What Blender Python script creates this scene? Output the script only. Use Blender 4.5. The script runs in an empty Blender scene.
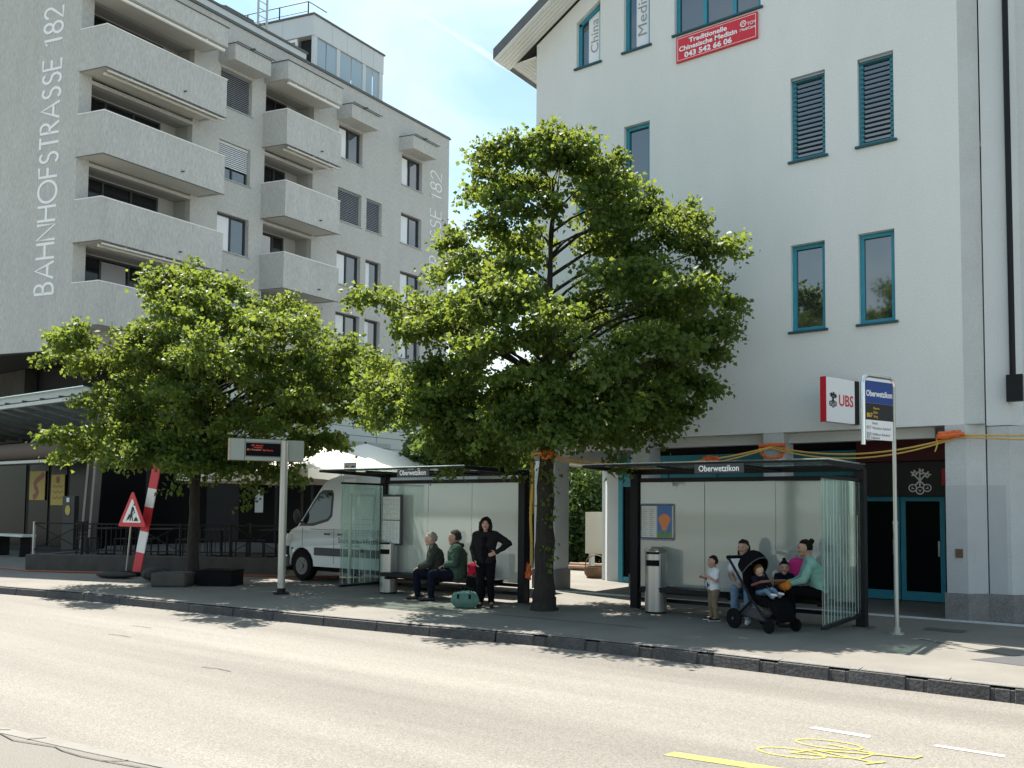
import bpy, bmesh, math, random
import numpy as np
from mathutils import noise as mnoise
from mathutils import Vector, Matrix
from mathutils.geometry import tessellate_polygon

R = math.radians
sc = bpy.context.scene
COL = sc.collection

# ------------------------------------------------------------------ camera, sky, sun, exposure
cam_d = bpy.data.cameras.new('camera')
cam = bpy.data.objects.new('camera', cam_d)
COL.objects.link(cam)
cr = Vector((0.80814662, 0.5889065, 0.00939009)); cu = Vector((0.02398081, -0.04882981, 0.99851919)); cf = Vector((-0.58849296, 0.80672473, 0.0535841))
M = Matrix((cr, cu, -cf)).transposed().to_4x4()
M.translation = (0, 0, 1.75)
cam.matrix_world = M
cam_d.sensor_width = 36
cam_d.lens = 36 * 870.15 / 1024
cam_d.shift_y = 77.9 / 1024
cam_d.clip_start = 0.1
cam_d.clip_end = 2000
sc.camera = cam

SUN_EL = R(62.5); SUN_XY = Vector((-0.96, 0.28)).normalized()
sdir = Vector((SUN_XY.x * math.cos(SUN_EL), SUN_XY.y * math.cos(SUN_EL), math.sin(SUN_EL)))
sl = bpy.data.lights.new('sun', 'SUN'); sl.energy = 5.0; sl.angle = R(0.53); sl.color = (1.0, 0.945, 0.86)
so = bpy.data.objects.new('sun', sl); COL.objects.link(so)
so.rotation_euler = sdir.to_track_quat('Z', 'Y').to_euler()
so.location = (-40, 40, 60)

world = bpy.data.worlds.new('World'); sc.world = world; world.use_nodes = True
nt = world.node_tree; N = nt.nodes; Lk = nt.links
N.clear()
w_out = N.new('ShaderNodeOutputWorld'); w_bg = N.new('ShaderNodeBackground')
w_bg.inputs['Strength'].default_value = 0.076
sky = N.new('ShaderNodeTexSky'); sky.sky_type = 'NISHITA'; sky.sun_disc = False
sky.sun_elevation = SUN_EL; sky.sun_rotation = math.atan2(SUN_XY.x, SUN_XY.y) % (2 * math.pi)
sky.air_density = 1.0; sky.dust_density = 1.2; sky.ozone_density = 1.6
tc = N.new('ShaderNodeTexCoord')
mp = N.new('ShaderNodeMapping'); mp.inputs['Scale'].default_value = (1.0, 1.0, 2.6); mp.inputs['Rotation'].default_value = (0.1, 0.25, 0.6)
n1 = N.new('ShaderNodeTexNoise'); n1.inputs['Scale'].default_value = 2.1; n1.inputs['Detail'].default_value = 7; n1.inputs['Roughness'].default_value = 0.52; n1.inputs['Distortion'].default_value = 0.5
rmp = N.new('ShaderNodeValToRGB')
rmp.color_ramp.elements[0].position = 0.43; rmp.color_ramp.elements[0].color = (0, 0, 0, 1)
rmp.color_ramp.elements[1].position = 0.72; rmp.color_ramp.elements[1].color = (1, 1, 1, 1)
Lk.new(tc.outputs['Generated'], mp.inputs['Vector']); Lk.new(mp.outputs['Vector'], n1.inputs['Vector']); Lk.new(n1.outputs['Fac'], rmp.inputs['Fac'])
# more cloud low in the sky
sep = N.new('ShaderNodeSeparateXYZ'); Lk.new(tc.outputs['Generated'], sep.inputs[0])
low = N.new('ShaderNodeMapRange'); low.inputs['From Min'].default_value = 0.20; low.inputs['From Max'].default_value = 0.55
low.inputs['To Min'].default_value = 0.5; low.inputs['To Max'].default_value = 0.0
Lk.new(sep.outputs['Z'], low.inputs['Value'])
addc = N.new('ShaderNodeMath'); addc.operation = 'ADD'; addc.use_clamp = True
Lk.new(rmp.outputs['Color'], addc.inputs[0]); Lk.new(low.outputs['Result'], addc.inputs[1])
# contrail: a thin broken streak along a great circle of the sky
def px_dir(px, py):
    return (cr * ((px - 512) / 870.15) - cu * ((py - 461.9) / 870.15) + cf).normalized()
ca, cb = px_dir(395, -2), px_dir(470, 44)
cn = ca.cross(cb).normalized(); cmid = (ca + cb).normalized()
dn = N.new('ShaderNodeVectorMath'); dn.operation = 'DOT_PRODUCT'; dn.inputs[1].default_value = cn
Lk.new(tc.outputs['Generated'], dn.inputs[0])
ab = N.new('ShaderNodeMath'); ab.operation = 'ABSOLUTE'; Lk.new(dn.outputs['Value'], ab.inputs[0])
n2 = N.new('ShaderNodeTexNoise'); n2.inputs['Scale'].default_value = 60; n2.inputs['Detail'].default_value = 3; Lk.new(tc.outputs['Generated'], n2.inputs['Vector'])
wob = N.new('ShaderNodeMath'); wob.operation = 'MULTIPLY_ADD'; wob.inputs[1].default_value = 0.006; wob.inputs[2].default_value = 0.0025
Lk.new(n2.outputs['Fac'], wob.inputs[0])
sb = N.new('ShaderNodeMath'); sb.operation = 'SUBTRACT'; Lk.new(wob.outputs[0], sb.inputs[0]); Lk.new(ab.outputs[0], sb.inputs[1])
mr = N.new('ShaderNodeMapRange'); mr.inputs['From Min'].default_value = 0.0; mr.inputs['From Max'].default_value = 0.004; mr.inputs['To Max'].default_value = 0.55
Lk.new(sb.outputs[0], mr.inputs['Value'])
dm = N.new('ShaderNodeVectorMath'); dm.operation = 'DOT_PRODUCT'; dm.inputs[1].default_value = cmid; Lk.new(tc.outputs['Generated'], dm.inputs[0])
mr2 = N.new('ShaderNodeMapRange'); mr2.inputs['From Min'].default_value = 0.975; mr2.inputs['From Max'].default_value = 0.99; Lk.new(dm.outputs['Value'], mr2.inputs['Value'])
mm = N.new('ShaderNodeMath'); mm.operation = 'MULTIPLY'; Lk.new(mr.outputs['Result'], mm.inputs[0]); Lk.new(mr2.outputs['Result'], mm.inputs[1])
mxm = N.new('ShaderNodeMath'); mxm.operation = 'MAXIMUM'; Lk.new(addc.outputs[0], mxm.inputs[0]); Lk.new(mm.outputs[0], mxm.inputs[1])
fac = N.new('ShaderNodeMath'); fac.operation = 'MULTIPLY'; fac.inputs[1].default_value = 0.85; Lk.new(mxm.outputs[0], fac.inputs[0])
mix = N.new('ShaderNodeMix'); mix.data_type = 'RGBA'
mix.inputs['B'].default_value = (6.9, 7.3, 7.3, 1)
Lk.new(fac.outputs[0], mix.inputs['Factor']); 
grade = N.new('ShaderNodeMix'); grade.data_type = 'RGBA'; grade.blend_type = 'MULTIPLY'; grade.inputs['Factor'].default_value = 1; grade.inputs['B'].default_value = (0.98, 1.24, 1.12, 1)
Lk.new(sky.outputs['Color'], grade.inputs['A']); Lk.new(grade.outputs['Result'], mix.inputs['A'])
Lk.new(mix.outputs['Result'], w_bg.inputs['Color']); Lk.new(w_bg.outputs['Background'], w_out.inputs['Surface'])

sc.view_settings.view_transform = 'Standard'; sc.view_settings.look = 'None'
sc.view_settings.exposure = 1.32; sc.view_settings.gamma = 1
sc.render.engine = 'CYCLES'
sc.cycles.use_denoising = True
sc.cycles.max_bounces = 8; sc.cycles.transparent_max_bounces = 24
sc.cycles.diffuse_bounces = 3; sc.cycles.glossy_bounces = 3; sc.cycles.transmission_bounces = 4
sc.cycles.caustics_reflective = False; sc.cycles.caustics_refractive = False

# ------------------------------------------------------------------ materials
MAT = {}
def mat(name, col, rough=0.7, metal=0.0, var=0.0, vscale=3.0, vstretch=(1, 1, 1), bump=0.0, bscale=60.0, bstretch=(1, 1, 1), col2=None, spec=0.5, ior=None, emis=None, estr=0.0, fine=0.0, fscale=150.0):
    m = bpy.data.materials.new(name); m.use_nodes = True
    n = m.node_tree.nodes; l = m.node_tree.links
    b = n['Principled BSDF']
    b.inputs['Base Color'].default_value = (*col, 1); b.inputs['Roughness'].default_value = rough; b.inputs['Metallic'].default_value = metal
    b.inputs['Specular IOR Level'].default_value = spec
    if ior: b.inputs['IOR'].default_value = ior
    if emis: b.inputs['Emission Color'].default_value = (*emis, 1); b.inputs['Emission Strength'].default_value = estr
    if var or bump or fine:
        t = n.new('ShaderNodeTexCoord')
    last = None
    if var:
        mp = n.new('ShaderNodeMapping'); mp.inputs['Scale'].default_value = vstretch
        l.new(t.outputs['Object'], mp.inputs['Vector'])
        ns = n.new('ShaderNodeTexNoise'); ns.inputs['Scale'].default_value = vscale; ns.inputs['Detail'].default_value = 6; ns.inputs['Roughness'].default_value = 0.6
        l.new(mp.outputs['Vector'], ns.inputs['Vector'])
        mr = n.new('ShaderNodeMapRange'); mr.inputs['From Min'].default_value = 0.3; mr.inputs['From Max'].default_value = 0.7
        l.new(ns.outputs['Fac'], mr.inputs['Value'])
        mx = n.new('ShaderNodeMix'); mx.data_type = 'RGBA'
        c2 = col2 or tuple(c * (1 - var) for c in col)
        mx.inputs['A'].default_value = (*c2, 1); mx.inputs['B'].default_value = (*col, 1)
        l.new(mr.outputs['Result'], mx.inputs['Factor']); last = mx.outputs['Result']
    if fine:
        ns = n.new('ShaderNodeTexNoise'); ns.inputs['Scale'].default_value = fscale; ns.inputs['Detail'].default_value = 2
        mpf = n.new('ShaderNodeMapping'); mpf.inputs['Scale'].default_value = bstretch
        l.new(t.outputs['Object'], mpf.inputs['Vector']); l.new(mpf.outputs['Vector'], ns.inputs['Vector'])
        mr = n.new('ShaderNodeMapRange'); mr.inputs['From Min'].default_value = 0.3; mr.inputs['From Max'].default_value = 0.7
        mr.inputs['To Min'].default_value = 1 - fine; mr.inputs['To Max'].default_value = 1 + fine
        l.new(ns.outputs['Fac'], mr.inputs['Value'])
        mx2 = n.new('ShaderNodeMix'); mx2.data_type = 'RGBA'; mx2.blend_type = 'MULTIPLY'; mx2.inputs['Factor'].default_value = 1
        if last: l.new(last, mx2.inputs['A'])
        else: mx2.inputs['A'].default_value = (*col, 1)
        l.new(mr.outputs['Result'], mx2.inputs['B']); last = mx2.outputs['Result']
    if last: l.new(last, b.inputs['Base Color'])
    if bump:
        ns = n.new('ShaderNodeTexNoise'); ns.inputs['Scale'].default_value = bscale; ns.inputs['Detail'].default_value = 4
        mpb = n.new('ShaderNodeMapping'); mpb.inputs['Scale'].default_value = bstretch
        l.new(t.outputs['Object'], mpb.inputs['Vector']); l.new(mpb.outputs['Vector'], ns.inputs['Vector'])
        bp = n.new('ShaderNodeBump'); bp.inputs['Strength'].default_value = bump; bp.inputs['Distance'].default_value = 0.02
        l.new(ns.outputs['Fac'], bp.inputs['Height']); l.new(bp.outputs['Normal'], b.inputs['Normal'])
    MAT[name] = m
    return m

def glass_mat(name, tint, gloss=0.12, rough=0.02, frost=0.0, frost_col=(0.8, 0.85, 0.82)):
    """thin glass: transparent + fresnel gloss, optionally partly frosted (diffuse + translucent)"""
    m = bpy.data.materials.new(name); m.use_nodes = True
    n = m.node_tree.nodes; l = m.node_tree.links; n.clear()
    o = n.new('ShaderNodeOutputMaterial'); tr = n.new('ShaderNodeBsdfTransparent'); tr.inputs['Color'].default_value = (*tint, 1)
    gl = n.new('ShaderNodeBsdfGlossy'); gl.inputs['Roughness'].default_value = rough; gl.inputs['Color'].default_value = (0.95, 1, 0.98, 1)
    lw = n.new('ShaderNodeLayerWeight'); lw.inputs['Blend'].default_value = 0.35
    mr = n.new('ShaderNodeMapRange'); mr.inputs['To Min'].default_value = gloss * 0.5; mr.inputs['To Max'].default_value = min(1, gloss * 4)
    l.new(lw.outputs['Fresnel'], mr.inputs['Value'])
    base = tr.outputs[0]
    if frost:
        df = n.new('ShaderNodeBsdfDiffuse'); df.inputs['Color'].default_value = (*frost_col, 1)
        tl = n.new('ShaderNodeBsdfTranslucent'); tl.inputs['Color'].default_value = (*frost_col, 1)
        a = n.new('ShaderNodeMixShader'); a.inputs[0].default_value = 0.72; l.new(df.outputs[0], a.inputs[1]); l.new(tl.outputs[0], a.inputs[2])
        c = n.new('ShaderNodeMixShader'); c.inputs[0].default_value = frost; l.new(base, c.inputs[1]); l.new(a.outputs[0], c.inputs[2]); base = c.outputs[0]
    mx = n.new('ShaderNodeMixShader'); l.new(mr.outputs['Result'], mx.inputs[0]); l.new(base, mx.inputs[1]); l.new(gl.outputs[0], mx.inputs[2])
    l.new(mx.outputs[0], o.inputs['Surface'])
    MAT[name] = m
    return m

def leaf_mat(name, c, ct, tfac=0.42):
    m = bpy.data.materials.new(name); m.use_nodes = True
    n = m.node_tree.nodes; l = m.node_tree.links; n.clear()
    o = n.new('ShaderNodeOutputMaterial')
    t = n.new('ShaderNodeTexCoord'); ns = n.new('ShaderNodeTexNoise'); ns.inputs['Scale'].default_value = 1.6; ns.inputs['Detail'].default_value = 5
    l.new(t.outputs['Object'], ns.inputs['Vector'])
    mr = n.new('ShaderNodeMapRange'); mr.inputs['From Min'].default_value = 0.32; mr.inputs['From Max'].default_value = 0.68; l.new(ns.outputs['Fac'], mr.inputs['Value'])
    def two(a, b):
        mx = n.new('ShaderNodeMix'); mx.data_type = 'RGBA'; mx.inputs['A'].default_value = (*a, 1); mx.inputs['B'].default_value = (*b, 1)
        l.new(mr.outputs['Result'], mx.inputs['Factor']); return mx.outputs['Result']
    p = n.new('ShaderNodeBsdfPrincipled'); p.inputs['Roughness'].default_value = 0.5; p.inputs['Specular IOR Level'].default_value = 0.28
    l.new(two(tuple(x * 0.72 for x in c), c), p.inputs['Base Color'])
    tl = n.new('ShaderNodeBsdfTranslucent'); l.new(two(tuple(x * 0.75 for x in ct), ct), tl.inputs['Color'])
    mx = n.new('ShaderNodeMixShader'); mx.inputs[0].default_value = tfac
    l.new(p.outputs[0], mx.inputs[1]); l.new(tl.outputs[0], mx.inputs[2]); l.new(mx.outputs[0], o.inputs['Surface'])
    MAT[name] = m
    return m

mat('asphalt', (0.222, 0.206, 0.180), 0.88, var=0.36, vscale=0.45, vstretch=(0.12, 2.0, 1), bump=0.22, bscale=140, fine=0.33, fscale=75)
mat('asphalt_old', (0.165, 0.154, 0.135), 0.88, var=0.15, vscale=0.8, bump=0.22, bscale=160, fine=0.30, fscale=95)
mat('pavement', (0.202, 0.188, 0.165), 0.9, var=0.25, vscale=0.9, bump=0.22, bscale=120, fine=0.24, fscale=90)
mat('joint_line', (0.205, 0.195, 0.172), 0.85, var=0.2, vscale=4, fine=0.2)
mat('crack_tar', (0.06, 0.055, 0.05), 0.8)
mat('patch_asphalt', (0.075, 0.075, 0.08), 0.85, fine=0.25, fscale=60)
mat('kerb_stone_shaded', (0.085, 0.082, 0.082), 0.85, var=0.45, vscale=2.5, bump=0.6, bscale=25, fine=0.3, fscale=40)  # shade of the kerb face is put into this dark colour
mat('kerb_pad', (0.05, 0.048, 0.05), 0.8, var=0.3, vscale=5, bump=0.4, bscale=30)
mat('ground', (0.16, 0.15, 0.12), 0.95, var=0.3, vscale=0.05)
mat('yellow_paint', (0.42, 0.36, 0.10), 0.75, var=0.35, vscale=9, fine=0.3, fscale=60)
mat('white_paint', (0.50, 0.485, 0.45), 0.7, var=0.12, vscale=6, fine=0.12)
mat('stucco_grey', (0.515, 0.51, 0.485), 0.92, var=0.10, vscale=1.1, vstretch=(1.6, 1.6, 0.5), bump=0.7, bscale=22, bstretch=(1.8, 1.8, 0.25), fine=0.17, fscale=26)
mat('render_white', (0.755, 0.765, 0.745), 0.92, var=0.10, vscale=0.55, vstretch=(1, 1, .3), bump=0.25, bscale=60, fine=0.055, fscale=38)
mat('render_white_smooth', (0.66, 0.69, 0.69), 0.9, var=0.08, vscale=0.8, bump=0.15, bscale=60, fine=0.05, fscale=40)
mat('concrete_pillar', (0.56, 0.585, 0.585), 0.9, var=0.12, vscale=1.5, bump=0.2, bscale=60, fine=0.10, fscale=60)
mat('plinth_granite', (0.22, 0.215, 0.21), 0.8, var=0.25, vscale=6, fine=0.3, fscale=60)
mat('concrete_dark', (0.085, 0.08, 0.072), 0.9, var=0.35, vscale=2.5, bump=0.4, bscale=20, fine=0.15)
mat('soffit', (0.60, 0.59, 0.55), 0.9, var=0.06, vscale=1)
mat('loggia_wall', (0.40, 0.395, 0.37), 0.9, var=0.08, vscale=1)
mat('trim_white', (0.80, 0.80, 0.78), 0.5)
mat('letter_white', (0.86, 0.87, 0.86), 0.5)
mat('awning_metal', (0.62, 0.60, 0.55), 0.5)
mat('zinc', (0.13, 0.13, 0.125), 0.5, 0.3, var=0.2, vscale=3)
mat('zinc_light', (0.42, 0.45, 0.44), 0.45, 0.3, var=0.1, vscale=3)
mat('window_frame_dark', (0.035, 0.037, 0.042), 0.5)
mat('panel_white_metal', (0.60, 0.63, 0.63), 0.45, var=0.06, vscale=1.2)
mat('cladding', (0.56, 0.60, 0.565), 0.5, var=0.05, vscale=0.6)
mat('penthouse_glass', (0.34, 0.44, 0.50), 0.12, spec=0.8)
mat('cream_metal', (0.50, 0.48, 0.40), 0.6)
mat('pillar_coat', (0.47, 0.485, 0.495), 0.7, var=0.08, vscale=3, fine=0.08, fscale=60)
mat('kerb_top', (0.20, 0.19, 0.175), 0.9, var=0.3, vscale=4, fine=0.25, fscale=60)  # pale lit top; the kerb face below has shade in its colour
mat('cladding_joint', (0.10, 0.11, 0.11), 0.6)
mat('teal_frame', (0.028, 0.28, 0.38), 0.45, var=0.15, vscale=4)
mat('teal_dark', (0.012, 0.075, 0.10), 0.45)
mat('window_glass', (0.018, 0.024, 0.030), 0.03, ior=2.5)
mat('loggia_glass', (0.012, 0.014, 0.017), 0.08, ior=1.5)
mat('awning_brown', (0.13, 0.10, 0.085), 0.8)
mat('shop_glass', (0.004, 0.005, 0.006), 0.25, spec=0.07)
mat('blind_slat', (0.30, 0.31, 0.33), 0.4, 0.2)
mat('blind_dark', (0.26, 0.32, 0.35), 0.35, 0.3)
mat('blind_white', (0.74, 0.76, 0.77), 0.6)
mat('curtain', (0.78, 0.80, 0.82), 0.8)
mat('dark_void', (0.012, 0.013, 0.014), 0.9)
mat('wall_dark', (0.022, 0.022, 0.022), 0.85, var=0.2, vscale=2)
mat('sign_red', (0.62, 0.018, 0.035), 0.45)
mat('sign_red_dark', (0.09, 0.006, 0.010), 0.5)
mat('sign_white', (0.84, 0.85, 0.86), 0.4)
mat('sign_blue', (0.012, 0.05, 0.24), 0.4)
mat('sign_black', (0.012, 0.012, 0.014), 0.45)
mat('ink_black', (0.015, 0.015, 0.015), 0.6)
mat('ink_yellow', (0.75, 0.48, 0.05), 0.5)
mat('ink_grey', (0.30, 0.31, 0.33), 0.6)
mat('steel_brushed', (0.46, 0.46, 0.45), 0.38, 0.85, var=0.15, vscale=3, vstretch=(6, 6, 0.2))
mat('steel_pole', (0.50, 0.50, 0.46), 0.45, 0.55, var=0.1, vscale=3)
mat('chrome', (0.70, 0.70, 0.70), 0.2, 0.9)
mat('anthracite', (0.007, 0.008, 0.010), 0.5, spec=0.25)
mat('anthracite_mid', (0.04, 0.043, 0.048), 0.5)
mat('rail_iron', (0.014, 0.014, 0.015), 0.6, spec=0.2)
mat('board_grey', (0.36, 0.40, 0.37), 0.55, var=0.06, vscale=3)
mat('board_beige', (0.50, 0.40, 0.30), 0.6)
mat('led_screen', (0.004, 0.004, 0.007), 0.6, spec=0.1)
mat('led_red', (0.2, 0.01, 0.01), 0.5, emis=(1.0, 0.10, 0.05), estr=0.18)
mat('led_amber', (0.2, 0.08, 0.03), 0.5, emis=(1.0, 0.42, 0.25), estr=0.15)
mat('mesh_seat', (0.50, 0.52, 0.52), 0.45, 0.2)
mat('poster_yellow', (0.40, 0.31, 0.04), 0.6)
mat('poster_brown', (0.22, 0.05, 0.03), 0.6)
mat('paper', (0.66, 0.69, 0.66), 0.6, var=0.1, vscale=20)
mat('poster_blue', (0.05, 0.16, 0.42), 0.5); mat('poster_orange', (0.65, 0.22, 0.08), 0.5); mat('poster_green', (0.12, 0.25, 0.06), 0.5)
mat('van_paint', (0.66, 0.70, 0.71), 0.28, spec=0.6)
mat('van_trim', (0.035, 0.04, 0.045), 0.55)
mat('van_glass', (0.012, 0.015, 0.016), 0.04, ior=1.6)
mat('rubber', (0.008, 0.008, 0.009), 0.9, spec=0.15)
mat('rim_grey', (0.13, 0.13, 0.135), 0.45, 0.6)
mat('lamp_glass', (0.75, 0.75, 0.72), 0.15)
mat('parasol_cloth', (0.80, 0.77, 0.69), 0.9, var=0.06, vscale=2)
mat('wood_dark', (0.03, 0.022, 0.016), 0.7, var=0.3, vscale=8)
mat('wood_brown', (0.15, 0.085, 0.045), 0.7, var=0.3, vscale=10)
mat('hose_red', (0.28, 0.06, 0.035), 0.6)
mat('sandbag', (0.045, 0.042, 0.04), 0.95, var=0.4, vscale=9, bump=0.5, bscale=40)
mat('rope_yellow', (0.66, 0.42, 0.10), 0.75, var=0.2, vscale=30)
mat('cloth_orange', (0.95, 0.20, 0.05), 0.7, var=0.35, vscale=25, bump=0.6, bscale=40)
mat('bark', (0.036, 0.030, 0.025), 0.95, var=0.55, vscale=7, vstretch=(3, 3, 0.6), bump=1.0, bscale=14, bstretch=(3, 3, 0.5))
leaf_mat('leaf_lime', (0.067, 0.122, 0.028), (0.335, 0.42, 0.058), 0.42)
leaf_mat('leaf_dark', (0.035, 0.075, 0.020), (0.09, 0.15, 0.02), 0.35)
leaf_mat('leaf_far', (0.06, 0.11, 0.03), (0.18, 0.25, 0.04), 0.4)
mat('skin', (0.46, 0.27, 0.19), 0.55, var=0.08, vscale=20)
mat('skin_pale', (0.56, 0.35, 0.26), 0.55, var=0.08, vscale=20)
mat('lips', (0.33, 0.11, 0.09), 0.5)
mat('eye', (0.02, 0.017, 0.015), 0.3)
def cloth(name, c, v=0.25): mat(name, c, 0.95, var=v, vscale=7, bump=0.6, bscale=14, spec=0.12)
mat('hair_dark', (0.008, 0.006, 0.005), 0.5, spec=0.15, var=0.4, vscale=40); mat('hair_grey', (0.34, 0.31, 0.26), 0.7, spec=0.15, var=0.4, vscale=40)
mat('hair_brown', (0.020, 0.012, 0.008), 0.55, spec=0.15, var=0.4, vscale=40); mat('hair_ginger', (0.22, 0.105, 0.045), 0.6, spec=0.15, var=0.4, vscale=40)
mat('hair_salt', (0.05, 0.048, 0.046), 0.7, spec=0.15, var=0.5, vscale=40)
cloth('cloth_black', (0.006, 0.006, 0.008)); cloth('cloth_charcoal', (0.018, 0.017, 0.018)); cloth('cloth_navy', (0.009, 0.011, 0.022))
cloth('cloth_green', (0.06, 0.10, 0.075)); cloth('cloth_olive', (0.05, 0.058, 0.05)); cloth('cloth_white', (0.74, 0.76, 0.80), 0.08); cloth('cloth_khaki', (0.25, 0.19, 0.13))
cloth('cloth_jeans', (0.16, 0.26, 0.38)); cloth('cloth_mint', (0.29, 0.52, 0.46), 0.15); cloth('cloth_blue_print', (0.02, 0.05, 0.22)); cloth('cloth_pink', (0.72, 0.05, 0.27), 0.15)
cloth('cloth_red', (0.60, 0.02, 0.06)); cloth('bag_mint', (0.12, 0.23, 0.19), 0.25); cloth('cloth_orange_toy', (0.75, 0.24, 0.04)); cloth('pram_grey', (0.10, 0.10, 0.11)); cloth('bag_grey', (0.45, 0.44, 0.42), 0.15)
mat('leather_brown', (0.20, 0.075, 0.035), 0.5)
mat('shoe_black', (0.012, 0.012, 0.013), 0.5); mat('shoe_white', (0.75, 0.75, 0.73), 0.5)
glass_mat('clear_glass', (0.86, 0.93, 0.90), 0.10)
glass_mat('roof_glass', (0.78, 0.86, 0.83), 0.14, frost=0.14, frost_col=(0.88, 0.93, 0.90))
glass_mat('side_glass', (0.80, 0.90, 0.87), 0.08, frost=0.05)
glass_mat('frost_glass', (0.85, 0.92, 0.88), 0.16, rough=0.05, frost=0.88, frost_col=(0.92, 0.98, 0.955))
glass_mat('van_window', (0.35, 0.42, 0.40), 0.12)
mat('glass_stripe', (0.50, 0.60, 0.57), 0.6)

# ------------------------------------------------------------------ mesh helpers
class MB:
    def __init__(s): s.v = []; s.f = []; s.mi = []; s.m = 0
    def add(s, vs, fs):
        b = len(s.v); s.v += [tuple(v) for v in vs]
        for f in fs: s.f.append(tuple(b + i for i in f)); s.mi.append(s.m)
    def box(s, x0, y0, z0, x1, y1, z1):
        s.add([(x0, y0, z0), (x1, y0, z0), (x1, y1, z0), (x0, y1, z0), (x0, y0, z1), (x1, y0, z1), (x1, y1, z1), (x0, y1, z1)],
              [(0, 3, 2, 1), (4, 5, 6, 7), (0, 1, 5, 4), (1, 2, 6, 5), (2, 3, 7, 6), (3, 0, 4, 7)])
    def fbox(s, O, U, V, W, u0, v0, w0, u1, v1, w1):
        O, U, V, W = map(Vector, (O, U, V, W))
        P = lambda a, b, c: O + U * a + V * b + W * c
        s.add([P(u0, v0, w0), P(u1, v0, w0), P(u1, v1, w0), P(u0, v1, w0), P(u0, v0, w1), P(u1, v0, w1), P(u1, v1, w1), P(u0, v1, w1)],
              [(0, 3, 2, 1), (4, 5, 6, 7), (0, 1, 5, 4), (1, 2, 6, 5), (2, 3, 7, 6), (3, 0, 4, 7)])
    def prism(s, pts, ext):
        n = len(pts); ext = Vector(ext); p = [Vector(q) for q in pts]
        s.add(p + [q + ext for q in p], [tuple(range(n))[::-1], tuple(range(n, 2 * n))] + [(i, (i + 1) % n, n + (i + 1) % n, n + i) for i in range(n)])
    def bar(s, a, b, w, h, up=(0, 0, 1)):
        a, b = Vector(a), Vector(b); d = (b - a); L = d.length; d = d / L; up = Vector(up)
        if abs(d.dot(up)) > 0.98: up = Vector((0, 1, 0))
        x = d.cross(up).normalized(); y = x.cross(d)
        s.fbox(a, x, y, d, -w / 2, -h / 2, 0, w / 2, h / 2, L)
    def tube(s, pts, r, n=10, cap=True):
        pts = [Vector(p) for p in pts]; k = len(pts)
        rs = r if isinstance(r, (list, tuple)) else [r] * k
        rings = []; prev = None
        for i, p in enumerate(pts):
            d = (pts[min(i + 1, k - 1)] - pts[max(i - 1, 0)])
            if d.length < 1e-9: d = Vector((0, 0, 1))
            d.normalize()
            if prev is None:
                x = d.orthogonal().normalized()
            else:
                x = (prev - d * prev.dot(d))
                x = x.normalized() if x.length > 1e-6 else d.orthogonal().normalized()
            prev = x; y = d.cross(x)
            rings.append([p + (x * math.cos(2 * math.pi * j / n) + y * math.sin(2 * math.pi * j / n)) * rs[i] for j in range(n)])
        vs = [v for rg in rings for v in rg]; fs = []
        for i in range(k - 1):
            for j in range(n): fs.append((i * n + j, i * n + (j + 1) % n, (i + 1) * n + (j + 1) % n, (i + 1) * n + j))
        if cap: fs += [tuple(range(n))[::-1], tuple((k - 1) * n + j for j in range(n))]
        s.add(vs, fs)
    def lathe(s, prof, c=(0, 0, 0), n=24, axis='z'):
        c = Vector(c); vs = []; k = len(prof)
        for r, z in prof:
            for j in range(n):
                a = 2 * math.pi * j / n
                v = (r * math.cos(a), r * math.sin(a), z)
                if axis == 'y': v = (v[0], v[2], v[1])
                if axis == 'x': v = (v[2], v[0], v[1])
                vs.append(c + Vector(v))
        fs = [(i * n + j, i * n + (j + 1) % n, (i + 1) * n + (j + 1) % n, (i + 1) * n + j) for i in range(k - 1) for j in range(n)]
        fs += [tuple(range(n))[::-1], tuple((k - 1) * n + j for j in range(n))]
        s.add(vs, fs)
    def ball(s, c, r, n=14, m=9, fn=None, rot=None):
        c = Vector(c); r = r if isinstance(r, (tuple, list)) else (r, r, r); vs = []; fs = []
        for i in range(m + 1):
            t = math.pi * i / m
            for j in range(n):
                a = 2 * math.pi * j / n
                u = Vector((math.sin(t) * math.cos(a), math.sin(t) * math.sin(a), math.cos(t)))
                q = Vector((u.x * r[0], u.y * r[1], u.z * r[2]))
                if fn: q = fn(u, q)
                if rot: q = rot @ q
                vs.append(c + q)
        fs = [(i * n + j, i * n + (j + 1) % n, (i + 1) * n + (j + 1) % n, (i + 1) * n + j) for i in range(m) for j in range(n)]
        s.add(vs, fs)
    def wall(s, O, U, V, outer, holes=(), D=None):
        """polygon with holes in the plane O + U*a + V*b; reveals of the holes go along D"""
        O, U, V = Vector(O), Vector(U), Vector(V)
        P = lambda q: O + U * q[0] + V * q[1]
        loops = [[P(q) for q in outer]] + [[P(q) for q in h] for h in holes]
        tri = tessellate_polygon(loops); flat = [p for lp in loops for p in lp]
        s.add(flat, [tuple(t) for t in tri])
        if D is not None:
            D = Vector(D)
            for h in holes:
                p = [P(q) for q in h]; n = len(p)
                s.add(p + [q + D for q in p], [(i, (i + 1) % n, n + (i + 1) % n, n + i) for i in range(n)])
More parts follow.
